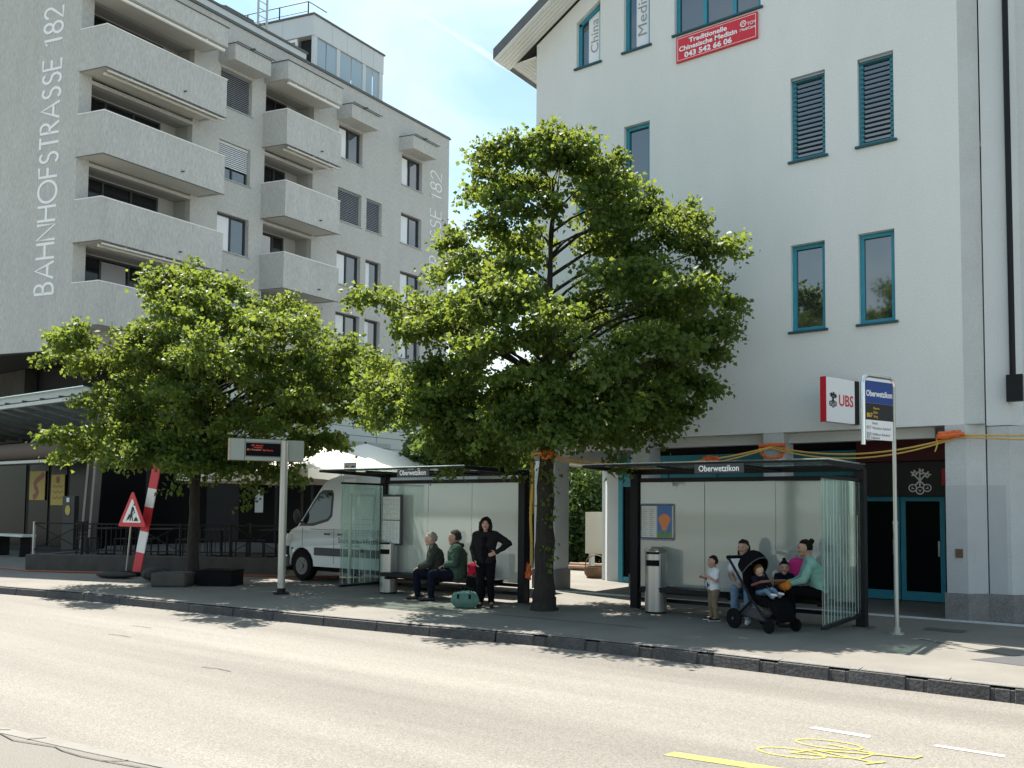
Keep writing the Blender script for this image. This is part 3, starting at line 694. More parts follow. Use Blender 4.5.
# big thin lettering (own stroke alphabet), reading upwards
def arc(cx, cy, rx, ry, a0, a1, k=14): return [(cx + rx * math.cos(R(a0 + (a1 - a0) * i / k)), cy + ry * math.sin(R(a0 + (a1 - a0) * i / k))) for i in range(k + 1)]
S_ = arc(.24, .75, .19, .22, 30, 270, 12)[:-1] + arc(.24, .26, .22, .26, 90, -150, 14)
GL = {'B': (.50, [[(0, 0), (0, 1), (.2, 1)] + arc(.2, .77, .2, .23, 90, -90, 10) + [(0, .54)], [(.2, .54)] + arc(.22, .27, .25, .27, 90, -90, 10) + [(0, 0)]]),
      'A': (.74, [[(0, 0), (.37, 1), (.74, 0)], [(.13, .34), (.61, .34)]]),
      'H': (.64, [[(0, 0), (0, 1)], [(.64, 0), (.64, 1)], [(0, .53), (.64, .53)]]),
      'N': (.68, [[(0, 0), (0, 1), (.68, 0), (.68, 1)]]),
      'O': (.98, [arc(.49, .5, .49, .5, 0, 360, 30)]),
      'F': (.44, [[(0, 0), (0, 1), (.44, 1)], [(0, .53), (.42, .53)]]),
      'S': (.48, [S_]),
      'T': (.52, [[(.26, 0), (.26, 1)], [(0, 1), (.52, 1)]]),
      'R': (.48, [[(0, 0), (0, 1), (.2, 1)] + arc(.2, .75, .22, .25, 90, -90, 10) + [(0, .5)], [(.2, .5), (.50, 0)]]),
      'E': (.46, [[(.46, 0), (0, 0), (0, 1), (.46, 1)], [(0, .53), (.42, .53)]]),
      '1': (.40, [[(.04, .82), (.26, 1), (.26, 0)]]),
      '8': (.50, [arc(.25, .76, .20, .24, 0, 360, 22), arc(.25, .26, .25, .26, 0, 360, 22)]),
      '2': (.52, [arc(.25, .74, .23, .26, 170, -40, 14) + [(0, 0), (.52, 0)]]), ' ': (.26, [])}
def big_text(txt, O, U, V, W, cap, total, sw):
    wsum = sum(GL[c][0] for c in txt) + .19 * (len(txt) - 1); k = total / (wsum * cap)
    m = MB(); x = 0; n = 0
    for c in txt:
        for pl in GL[c][1]:
            pts = [Vector(O) + Vector(U) * ((x + px) * cap * k) + Vector(V) * (py * cap) + Vector(W) * (.004 + .0012 * (n % 3)) for px, py in pl]
            closed = (Vector(pts[0]) - Vector(pts[-1])).length < 1e-4
            m.ribbon(pts[:-1] if closed else pts, sw, W, .012, closed); n += 1
        x += GL[c][0] + .19
    return m
part(A, 'lettering', big_text('BAHNHOFSTRASSE 182', (X1 - .75, YA, 8.61), Z, -X, -Y, .76, 9.67, .088), 'letter_white')
part(A, 'lettering', big_text('BAHNHOFSTRASSE 182', (X1, 32.02, 7.9), Z, -Y, X, .80, 10.35, .06), 'letter_white')
# lower storeys: dark joint, pale cladding, recessed shop floor
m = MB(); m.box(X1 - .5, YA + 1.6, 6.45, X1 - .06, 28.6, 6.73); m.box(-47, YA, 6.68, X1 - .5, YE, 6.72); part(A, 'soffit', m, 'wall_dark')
m = MB(); m.box(X1 - .4, 28.62, 6.45, X1 - .03, YE - .02, 6.728); part(A, 'cladding_strip', m, 'panel_white_metal')
m = MB(); m.box(X1 - .45, 20.0, 3.95, X1 - .02, YE + .3, 6.42); cl = part(A, 'cladding', m, 'cladding')
m = MB()
for z in (4.40, 4.88, 5.25, 5.72): m.box(X1 - .021, 20.0, z - .012, X1 - .014, YE + .3, z + .012)
for yy in (24.1, 27.88, 31.66): m.box(X1 - .021, yy - .012, 3.95, X1 - .0145, yy + .012, 6.42)
part(A, 'cladding_joint', m, 'cladding_joint', cl)
m = MB(); m.box(X1 - .02, 19.0, 4.32, X1 + .9, 27.6, 4.55); part(A, 'flat_canopy', m, 'zinc_light', bevel=.02)
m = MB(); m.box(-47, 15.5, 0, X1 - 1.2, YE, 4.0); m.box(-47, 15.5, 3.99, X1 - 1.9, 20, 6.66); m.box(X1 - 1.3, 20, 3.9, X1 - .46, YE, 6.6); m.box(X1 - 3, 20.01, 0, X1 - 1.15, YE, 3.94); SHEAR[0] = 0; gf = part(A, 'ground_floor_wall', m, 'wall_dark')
m = MB(); m.box(-35.2, 15.0, 4.0, -33.0, 15.45, 6.66); part(A, 'column', m, 'concrete_dark')
m = MB(); m.box(-46, 15.44, 4.3, -35.4, 15.48, 6.3); part(A, 'upper_window', m, 'window_glass', gf)
m = MB()
for x0, x1 in ((-40, -36.2), (-35.9, -33.6), (-33.3, -31.9), (-31.7, -30.6), (-30.4, -29.3)): m.box(x0, 15.46, .25, x1, 15.485, 3.2)
for y0 in np.arange(15.8, 32, 1.9): m.box(X1 - 1.19, y0, .25, X1 - 1.17, y0 + 1.7, 3.2) if y0 < 20 else m.box(X1 - 1.14, y0, .25, X1 - 1.12, y0 + 1.7, 3.2)
part(A, 'shop_window', m, 'shop_glass', gf)
for y0, h0, h1 in ((22.2, 1.5, 2.4), (26.0, 1.4, 2.4)): m = MB(); m.box(X1 - 1.10, y0, h0, X1 - 1.095, y0 + .4, h1); part(A, 'window_reflection', m, 'paper', gf)  # pale sheets standing in for bright reflections in the shop glass

# ------------------------------------------------------------------ white gabled building at the right
YF, XL, XR = 15.85, -10.97, -2.39
B_ = thing('white_building', 'white rendered gabled building with teal windows above a pillared arcade', 'building', (XL, YF, 0))
ZB = 3.2; RSL = math.tan(R(30)); XM = (XL + XR) / 2
zroof = lambda x: 12.28 + (min(x, 2 * XM - x) - XL) * RSL
hs = []; ws = []
def wf(x0, x1, z0, z1, **k): hs.append(rect(x0, z0, x1, z1)); ws.append((x0, x1, z0, z1, k))
wf(-5.2, -4.57, 8.24, 9.83, blind=('blind_dark', .08)); wf(-4.0, -3.4, 8.24, 9.83, blind=('blind_dark', .08))
wf(-5.22, -4.6, 5.05, 6.66); wf(-4.02, -3.42, 5.05, 6.66)
wf(-8.72, -8.12, 8.18, 9.80); wf(-9.9, -9.3, 8.18, 9.80)
wf(-7.56, -5.76, 11.42, 13.2, mull=(.62, 1.24)); wf(-8.73, -8.12, 11.42, 13.0)
chi = [(-9.91, 11.42), (-9.31, 11.42), (-9.31, 12.80), (-9.91, 12.45)]
hs.append(chi)
m = MB()
m.wall((0, YF, 0), X, Z, [(XL, ZB), (XR, ZB), (XR, zroof(XR)), (XM, zroof(XM)), (XL, zroof(XL))], hs, (0, .17, 0))
m.add([(XL, YF, 2.75), (XL, 30, 2.75), (XL, 30, 12.28), (XL, YF, 12.28)], [(0, 1, 2, 3)])
m.add([(XL, 30, 0), (XR, 30, 0), (XR, 30, 12.28), (XM, 30, zroof(XM)), (XL, 30, 12.28)], [(0, 1, 2, 3, 4)])
part(B_, 'wall', m, 'render_white')
m = MB(); m.add([(XR, YF, ZB - .02), (XR + .27, YF + .25, ZB - .02), (XR + .27, YF + .25, 12.6), (XR, YF, 12.6)], [(0, 1, 2, 3)])
part(B_, 'chamfer', m, 'concrete_pillar')
for x0, x1, z0, z1, k in ws:
    window(B_, (x0, YF, z0), X, Z, -Y, x1 - x0, z1 - z0, .15, 'teal_frame', sill='teal_dark', fw=.075, **k)
cw = window(B_, (-9.91, YF, 11.42), X, Z, -Y, .6, 1.4, .15, 'teal_frame', sill='teal_dark', fw=.075, poly=[(0, 0), (.6, 0), (.6, 1.38), (0, 1.03)])
# white banners with lettering inside two top windows
m = MB(); m.add([(x, YF + .145, z) for x, z in ((-9.68, 11.5), (-9.39, 11.5), (-9.39, 12.68), (-9.68, 12.5))], [(0, 1, 2, 3)])
part(B_, 'window_banner', m, 'sign_white', cw); part(B_, 'window_lettering', text_mb('China', .27, (-9.44, YF + .143, 11.72), Z, -X, -Y, .002, fit=.75), 'ink_grey', cw)
mw = [o for o in A.children if 0]
m = MB(); m.box(-8.50, YF + .141, 11.5, -8.2, YF + .146, 12.9); part(B_, 'window_banner', m, 'curtain')
part(B_, 'window_lettering', text_mb('Medizin', .30, (-8.26, YF + .138, 11.72), Z, -X, -Y, .002, fit=1.15), 'ink_grey')
# roof with slatted white soffit at the eave
m = MB(); e0 = XL - .78; E1 = 2 * XM - e0; yf = YF - .62; zt = zroof(e0)
for a, b_ in ((e0, XM), (XM, E1)):
    za, zb = zroof(a), zroof(b_)
    m.prism([(a, yf, za + .10), (b_, yf, zb + .10), (b_, yf, zb + .34), (a, yf, za + .34)], (0, 16, 0))
rf = part(B_, 'roof', m, 'zinc')
m = MB(); k = 0
for a, b_ in ((e0 + .02, XM), (XM, E1 - .02)):
    za, zb = zroof(a), zroof(b_)
    for q in np.arange(0, .6, .1): m.prism([(a, yf + .01 + q, za + .06), (b_, yf + .01 + q, zb + .06), (b_, yf + .01 + q, zb + .098), (a, yf + .01 + q, za + .098)], (0, .09, 0))
for q in np.arange(0, .76, .095): m.box(e0 + .02 + q, YF - .02, 11.98, e0 + .105 + q, 30, 12.02) if e0 + .105 + q < XL else None
part(B_, 'eave_soffit', m, 'trim_white', rf)
# arcade: ceiling, side beam, pillars
m = MB(); m.add([(XL, YF, ZB + .002), (XR + .3, YF, ZB + .002), (XR + .3, 19, ZB + .002), (XL, 19, ZB + .002)], [(0, 1, 2, 3)]); m.box(XL + .01, YF + .6, 2.78, XL + .55, 18.6, ZB); m.box(XL + .6, YF + .3, 3.02, XR - .5, YF + .5, ZB)
part(B_, 'arcade_ceiling', m, 'render_white_smooth')
def pillar(x0, x1, y0, y1, ch, zt, base=True, chl=False):
    pts = [(x0, y0), (x1 - ch, y0), (x1, y0 + ch), (x1, y1), (x0, y1)] if not chl else [(x0 + ch, y0), (x1, y0), (x1, y1), (x0, y1), (x0, y0 + ch)]
    m = MB(); m.prism([(x, y, 0) for x, y in pts], (0, 0, zt)); po = part(B_, 'pillar', m, 'concrete_pillar')
    if base:
        cx, cy = (x0 + x1) / 2, (y0 + y1) / 2
        m = MB(); m.prism([(cx + (x - cx) * 1.12, cy + (y - cy) * 1.12, 0) for x, y in pts], (0, 0, .44)); part(B_, 'pillar_base', m, 'plinth_granite', po)
pillar(-2.68, -2.12, YF - .01, 16.45, .25, ZB, True)
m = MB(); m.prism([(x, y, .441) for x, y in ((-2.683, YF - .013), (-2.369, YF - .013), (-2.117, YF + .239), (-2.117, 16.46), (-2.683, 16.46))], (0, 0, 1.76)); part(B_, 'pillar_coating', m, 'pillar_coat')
pillar(-5.76, -5.38, YF + .005, 16.4, .02, ZB, True)
pillar(-8.55, -8.15, YF + .005, 16.4, .02, ZB, True)
pillar(-10.95, -10.42, YF + .02, 16.45, .02, 2.8, True)
pillar(-11.0, -10.42, 18.75, 19.3, .24, ZB, False, chl=True)
m = MB(); m.box(-10.99, 18.9, 0, -10.2, 30, ZB); part(B_, 'passage_wall', m, 'render_white_smooth')
# shop front at the back of the arcade
YS = 18.63
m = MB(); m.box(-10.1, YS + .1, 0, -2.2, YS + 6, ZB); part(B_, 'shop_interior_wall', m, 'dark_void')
m = MB()
for x in (-10.35, -9.15, -7.95, -6.75, -5.6, -4.72): m.box(x, YS - .06, 0, x + .12, YS + .06, 2.95)
m.box(-10.35, YS - .05, 2.86, -4.62, YS + .05, 3.02); m.box(-10.35, YS - .05, 2.3, -4.7, YS + .05, 2.40); m.box(-10.35, YS - .05, 0, -4.7, YS + .05, .14)
m.box(-10.22, YS - .03, 2.40, -4.7, YS - .01, 2.86)
sf = part(B_, 'shop_front', m, 'teal_frame')
m = MB(); m.add([(-10.3, YS, .1), (-4.7, YS, .1), (-4.7, YS, 2.3), (-10.3, YS, 2.3)], [(0, 1, 2, 3)]); part(B_, 'shop_pane', m, 'shop_glass', sf)
def door(x0, x1):
    m = MB(); f = .09
    m.box(x0, YS - .08, .02, x0 + f, YS - .02, 2.06); m.box(x1 - f, YS - .08, .02, x1, YS - .02, 2.06); m.box(x0 + f, YS - .08, .02, x1 - f, YS - .02, .2); m.box(x0 + f, YS - .08, 1.97, x1 - f, YS - .02, 2.06)
    do = part(B_, 'door', m, 'teal_frame')
    m = MB(); m.add([(x0 + f, YS - .05, .2), (x1 - f, YS - .05, .2), (x1 - f, YS - .05, 1.97), (x0 + f, YS - .05, 1.97)], [(0, 1, 2, 3)]); part(B_, 'door_pane', m, 'shop_glass', do)
    m = MB(); m.box(x1 - f - .03, YS - .14, .9, x1 - f, YS - .10, 1.2); part(B_, 'door_handle', m, 'chrome', do)
door(-4.75, -3.98); door(-3.96, -3.16)
m = MB(); m.box(-3.14, YS - .1, 0, -3.05, YS, 2.3); m.box(-3.0, YS - .1, 0, -2.9, YS, 3.0); part(B_, 'door_post', m, 'teal_frame')
m = MB(); m.box(-4.78, YS - .22, 2.07, -2.75, YS - .05, 2.74); fa = part(B_, 'fascia', m, 'sign_black')
m = MB(); m.box(-4.78, YS - .16, 2.76, -2.75, YS - .06, 3.19); part(B_, 'fascia', m, 'sign_red_dark')
m = MB(); m.box(-3.18, YS - .232, 2.28, -3.10, YS - .221, 2.6); part(B_, 'fascia_label', m, 'sign_red', fa)
def keys(m, O, U, V, W, s, th=.03):
    """three crossed keys emblem"""
    O, U, V, W = Vector(O), Vector(U), Vector(V), Vector(W)
    P = lambda a, b, e=0: O + U * (a * s) + V * (b * s) + W * (e * .0006)
    for q, ang in enumerate((-42, 0, 42)):
        ca_, sa_ = math.cos(R(ang)), math.sin(R(ang))
        rr = lambda a, b: (a * ca_ + b * sa_, -a * sa_ + b * ca_)
        r_ = .15; cy = -.42
        m.ribbon([P(*rr(r_ * math.cos(i / 16 * 2 * math.pi), cy + r_ * math.sin(i / 16 * 2 * math.pi)), q) for i in range(16)], th * s, W, closed=True)
        m.ribbon([P(*rr(-.05, cy + .03), q), P(*rr(0, cy - .05), q), P(*rr(.05, cy + .03), q)], th * s * .9, W)
        m.ribbon([P(*rr(0, cy + r_), q + 3), P(*rr(0, .52), q + 3)], th * s * 1.3, W)
        for bx in (.42, .30): m.ribbon([P(*rr(0, bx), q + 6), P(*rr(.13, bx), q + 6), P(*rr(.13, bx + .07), q + 6)], th * s * 1.5, W)
        m.ribbon([P(*rr(-.1, .36), q + 6), P(*rr(0, .36), q + 6)], th * s * 1.2, W)
m = MB(); keys(m, (-3.57, YS - .224, 2.37), X, Z, -Y, .46, .05); part(B_, 'keys_emblem', m, 'sign_white', fa)
m = MB(); m.box(-2.55, YF - .028, 1.02, -2.44, YF - .012, 1.16); part(B_, 'bell_plate', m, 'wood_brown')

# neighbouring volume at the right edge
C_ = thing('corner_building', 'pale rendered building volume with rain pipe at the right edge', 'building', (XR + .29, 16.1, 0))
cx0 = XR + .29
hole = rect(-1.47, 7.9, -.4, 9.45)
m = MB()
m.prism([(cx0, 16.1, ZB - .02), (-1.76, 16.1, ZB - .02), (-1.60, 16.42, ZB - .02), (cx0, 16.42, ZB - .02)], (0, 0, 11)); 
m.wall((0, 16.42, 0), X, Z, rect(-1.62, ZB, 9, 14.2), [hole], (0, .2, 0)); m.box(cx0, 17, ZB, 9, 29, 14)
part(C_, 'wall', m, 'render_white_smooth')
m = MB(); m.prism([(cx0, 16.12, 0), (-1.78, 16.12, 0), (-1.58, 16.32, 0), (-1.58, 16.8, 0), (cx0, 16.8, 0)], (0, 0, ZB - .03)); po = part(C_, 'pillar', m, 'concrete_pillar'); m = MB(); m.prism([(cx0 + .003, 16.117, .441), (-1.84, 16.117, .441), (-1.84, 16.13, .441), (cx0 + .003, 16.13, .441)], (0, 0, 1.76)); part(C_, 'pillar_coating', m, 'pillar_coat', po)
m = MB(); m.prism([(cx0 - .005, 16.06, 0), (-1.76, 16.06, 0), (-1.50, 16.30, 0), (-1.50, 16.85, 0), (cx0 - .005, 16.85, 0)], (0, 0, .44)); part(C_, 'pillar_base', m, 'plinth_granite', po)
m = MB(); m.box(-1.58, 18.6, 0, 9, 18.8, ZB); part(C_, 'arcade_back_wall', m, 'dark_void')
m = MB(); m.tube([(-1.70, 16.03, 14), (-1.70, 16.03, 3.9)], .045, 10); rp_ = part(C_, 'rain_pipe', m, 'anthracite', smooth=True)
m = MB(); m.box(-1.79, 15.95, 3.55, -1.56, 16.09, 3.98); part(C_, 'pipe_box', m, 'anthracite', rp_)
window(C_, (-1.47, 16.42, 7.9), X, Z, -Y, 1.07, 1.55, .15, 'teal_dark', blind=('blind_dark', .05))

# red banner sign below the big window
S = thing('banner_sign', 'red sign with white lettering under the wide top window of the white building', 'sign', (-6.65, YF - .03, 11.05))
m = MB(); m.box(-7.5, YF - .045, 10.80, -5.81, YF - .005, 11.32); part(S, 'sign_panel', m, 'sign_red')
m = MB()
for a, b_, c_, d_ in ((-7.47, 10.83, -5.84, 10.838), (-7.47, 11.282, -5.84, 11.29)): m.box(a, YF - .048, b_, c_, YF - .0455, d_)
for x in (-7.47, -5.848): m.box(x, YF - .048, 10.838, x + .008, YF - .0455, 11.282)
part(S, 'sign_border', m, 'sign_white')
yt = YF - .046
tm = text_mb('Traditionelle', .135, (-7.22, yt, 11.145), X, Z, -Y, .003, bold=.004, fit=.80)
merge(tm, text_mb('Chinesische Medizin', .135, (-7.44, yt, 11.015), X, Z, -Y, .003, bold=.004, fit=1.22))
merge(tm, text_mb('043 542 66 06', .15, (-7.32, yt, 10.865), X, Z, -Y, .003, bold=.005, fit=1.0))
merge(tm, text_mb('TCM', .09, (-6.01, yt, 11.10), X, Z, -Y, .003, bold=.001, fit=.16)); merge(tm, text_mb('MediCare', .075, (-6.16, yt, 11.02), X, Z, -Y, .003, bold=.001, fit=.31))
m = tm; m.ribbon([(-6.09 + .055 * math.cos(i), yt - .002, 11.16 + .055 * math.sin(i)) for i in np.arange(0, 6.2, .5)], .018, -Y, .001, closed=True)
m.ribbon([(-6.12, yt - .002, 11.14), (-6.09, yt - .002, 11.19), (-6.06, yt - .002, 11.14)], .016, -Y, .001)
part(S, 'sign_lettering', m, 'sign_white')

# ------------------------------------------------------------------ trees
def leaf_mesh(name, centers, dirs, size, matn, rs, parent=None, T=None):
    """many small folded leaves: centers (n,3), hang directions (n,3)"""
    n = len(centers)
    d = dirs / np.linalg.norm(dirs, axis=1, keepdims=True)
    rv = rs.normal(size=(n, 3)); side = np.cross(d, rv); side /= np.linalg.norm(side, axis=1, keepdims=True) + 1e-9
    up = np.cross(side, d)
    L = (size * (0.5 + 0.95 * rs.random(n)))[:, None]
    Wd = L * (0.40 + .12 * rs.random(n))[:, None]
    base = centers; tip = centers + d * L
    mid = centers + d * L * 0.42
    fold = up * L * 0.14
    v = np.stack([base, mid + side * Wd + fold, tip - up * L * .12, mid - side * Wd + fold], axis=1).reshape(-1, 3)
    if T is not None: v = v - np.array(T.location)
    me = bpy.data.meshes.new(name)
    me.vertices.add(4 * n); me.vertices.foreach_set('co', v.astype(np.float32).ravel())
    idx = np.arange(n)[:, None] * 4
    tri = np.concatenate([idx + np.array([0, 1, 2]), idx + np.array([0, 2, 3])], axis=1).reshape(-1)
    me.loops.add(len(tri)); me.loops.foreach_set('vertex_index', tri.astype(np.int32))
    me.polygons.add(2 * n); me.polygons.foreach_set('loop_start', np.arange(2 * n, dtype=np.int32) * 3)
    me.polygons.foreach_set('loop_total', np.full(2 * n, 3, dtype=np.int32))
    me.materials.append(MAT[matn]); me.update(calc_edges=True); me.validate()
    o = bpy.data.objects.new(name, me); COL.objects.link(o)
    if parent: o.parent = parent
    return o

def tree(label, base, prof, cx, cy, n_clump, n_leaf, size, r0, fork, seed, trunk_pts=None, matn='leaf_lime', group=None, sprouts=0, extra=(), name='linden_tree', ysc=.8, cs=1.0, inner=.30):
    """prof: list of (z, radius) of the crown's envelope round (cx, cy)"""
    rs = np.random.RandomState(seed); rnd = random.Random(seed)
    T = thing(name, label, 'tree', base, group=group)
    zs = np.array([p[0] for p in prof]); rr = np.array([p[1] for p in prof])
    bx, by = base[0], base[1]
    # lobes make the outline uneven
    lob = [(rnd.random() * 6.28, rnd.choice((2, 3, 5, 7)), .05 + .09 * rnd.random()) for _ in range(5)]
    def rad(z, a):
        r_ = np.interp(z, zs, rr)
        return r_ * (1 + sum(A_ * math.sin(k * a + ph + z * 1.3) for ph, k, A_ in lob))
    clumps = []
    wz = rr ** 1.1; 
    tries = 0
    while len(clumps) < n_clump and tries < 4000:
        tries += 1
        z = rnd.uniform(zs[0], zs[-1])
        if rnd.random() > (np.interp(z, zs, rr) / rr.max()) ** 1.2 + .03: continue
        a = rnd.random() * 6.283; q = rnd.random() ** inner
        r_ = rad(z, a) * q
        p = np.array([cx + r_ * math.cos(a), cy + r_ * math.sin(a) * ysc, z])
        if any(np.linalg.norm(p - c[0]) < .62 * cs for c in clumps): 
            if rnd.random() < .9: continue
        clumps.append((p, q))
    for e in extra:
        e = np.array(e); c0 = np.array([cx, cy, e[2] - .2]); clumps.append((e, 1.0))
        for f_ in (.18, .40): clumps.append((e + (c0 - e) * f_ + rs.normal(size=3) * np.array([.22, .22, .16]), .9))
    # trunk and limbs
    m = MB(); zf = fork
    tp = trunk_pts or [(bx, by, -.05), (bx + .02, by, .3), (bx, by + .02, 1.2), (bx + .03, by, zf), ((bx + cx) / 2, (by + cy) / 2, (zf + zs[-1]) / 2), (cx, cy, zs[-1] - .6)]
    k = len(tp); dense = []
    for i in range(k - 1):
        for s_ in range(6):
            t_ = s_ / 6; p = Vector(tp[i]).lerp(Vector(tp[i + 1]), t_); dense.append(p + Vector((rnd.uniform(-1, 1), rnd.uniform(-1, 1), 0)) * .018)
    dense.append(Vector(tp[-1]))
    ztop = tp[-1][2]
    def tr_r(z): 
        f_ = max(0, min(1, z / ztop)); 
        return (r0 * (1 - .30 * min(1, z / zf)) if z < zf else r0 * .70 * (1 - .88 * (z - zf) / (ztop - zf))) * (1 + .06 * math.sin(z * 7.0)) + (.055 * math.exp(-z / .12) if z < .6 else 0)
    m.tube(dense, [max(.012, tr_r(p.z)) for p in dense], 12)
    tr = part(T, 'trunk', m, 'bark', smooth=True)
    m = MB()
    order = sorted(range(len(clumps)), key=lambda i: -clumps[i][1])
    for i in order[:int(len(order) * .55)]:
        p = Vector(clumps[i][0]); hz = math.hypot(p.x - cx, p.y - cy)
        z0 = max(zf * 1.12, min(p.z - hz * .45, ztop - .4)); 
        s_ = Vector((bx + (cx - bx) * min(1, z0 / ztop), by + (cy - by) * min(1, z0 / ztop), z0))
        mid = s_.lerp(p, .5) + Vector((rnd.uniform(-.2, .2), rnd.uniform(-.2, .2), .25 * rnd.random()))
        rb = min(.042, .014 + .011 * hz) * (r0 / .2)
        m.tube([s_, s_.lerp(mid, .5) + Vector((0, 0, .05)), mid, mid.lerp(p, .55), p], [rb, rb * .8, rb * .55, rb * .35, rb * .15], 6, cap=False)
    part(T, 'branch', m, 'bark', smooth=True)
    # leaves
    C_l, D_l = [], []
    per = n_leaf // len(clumps)
    for p, q in clumps:
        sc_ = cs * (0.34 + .30 * rnd.random())
        kk = int(per * (sc_ / cs / .49) ** 1.6)
        out = p - np.array([cx, cy, p[2] - .35]); out = out / (np.linalg.norm(out) + 1e-6)
        # a spray: a few twigs out of the clump centre, leaves hang along them
        nt_ = 7
        tw = rs.normal(size=(nt_, 3)) * np.array([1, 1, .38]) + out * .8 + np.array([0, 0, -.12]); tw /= np.linalg.norm(tw, axis=1, keepdims=True)
        which = rs.randint(0, nt_, kk); tt = rs.random(kk)[:, None] ** .75
        pos = p + tw[which] * tt * sc_ * 1.35 + rs.normal(size=(kk, 3)) * sc_ * np.array([.21, .21, .13])
        pos[:, 2] -= (tt[:, 0] ** 2) * sc_ * .25
        C_l.append(pos); D_l.append(rs.normal(size=(kk, 3)) * .75 + tw[which] * .7 + np.array([0, 0, -.55]))
    if sprouts:
        for _ in range(sprouts):
            z = rnd.uniform(.9, zf); a = rnd.uniform(-.6, 1.4); p = np.array([bx + .2 * math.cos(a), by - .12, z]); kk = 9
            C_l.append(p + rs.normal(size=(kk, 3)) * .09); D_l.append(rs.normal(size=(kk, 3)) + np.array([.4, -.3, -.4]))
    leaf_mesh('crown', np.concatenate(C_l), np.concatenate(D_l), size, matn, rs, T, T)
    return T

EXTRA_R = [(-9.06, 12.19, 7.95), (-8.02, 12.57, 8.01), (-7.35, 12.72, 7.55), (-6.67, 13.88, 6.91), (-5.96, 13.71, 6.21), (-6.11, 14.5, 5.55), (-10.53, 10.68, 5.32), (-10.73, 11.25, 3.8), (-10.34, 11.19, 3.42), (-6.12, 13.74, 3.88), (-6.85, 14.09, 3.62), (-9.74, 11.66, 2.9), (-6.38, 14.62, 4.64), (-7.28, 12.44, 3.23), (-7.71, 11.89, 3.12), (-7.79, 11.57, 3.31), (-8.62, 11.47, 3.18), (-6.84, 13.0, 3.34), (-9.65, 11.95, 3.31)]
EXTRA_L = [(-17.46, 11.09, 6.91), (-17.43, 11.14, 6.57), (-20.03, 9.95, 5.25), (-18.67, 9.69, 5.45), (-14.18, 13.62, 4.86), (-19.13, 9.74, 3.35), (-19.44, 10.27, 3.1), (-15.01, 13.48, 5.29), (-16.25, 11.02, 2.72), (-17.1, 10.38, 2.82), (-14.79, 13.45, 4.39)]
tree('tall linden tree with knotty trunk standing between the two bus shelters', (-8.5, 12.61, 0),
     [(2.95, .9), (3.25, 1.8), (3.7, 2.45), (4.3, 2.85), (5.0, 2.9), (5.7, 2.5), (6.4, 1.95), (7.1, 1.4), (7.6, 1.05), (8.0, .5)], -8.62, 13.0,
     112, 118000, .080, .19, 2.6, 11, sprouts=12, cs=.9, extra=EXTRA_R)
tree('smaller round linden tree in front of the cafe terrace behind the roadworks sign', (-17.3, 11.6, 0),
     [(2.5, .8), (2.9, 1.6), (3.4, 2.5), (4.2, 3.0), (5.0, 2.95), (5.6, 2.4), (6.2, 1.6), (6.6, .8), (6.8, .3)], -16.9, 12.15,
     112, 105000, .088, .15, 2.2, 23, cs=.95, extra=EXTRA_L)

for x, y, k, rz in ((-8.5, -15, 1.7, 1.0), (-3.0, -17, 1.9, 2.2), (-14.5, -16, 1.6, .4)):
    o = dup(bpy.data.objects['linden_tree'], (x, y, 0), rz, 'tree across the road behind the viewer'); o.scale = (k, k, k); o['group'] = 'trees across the road'

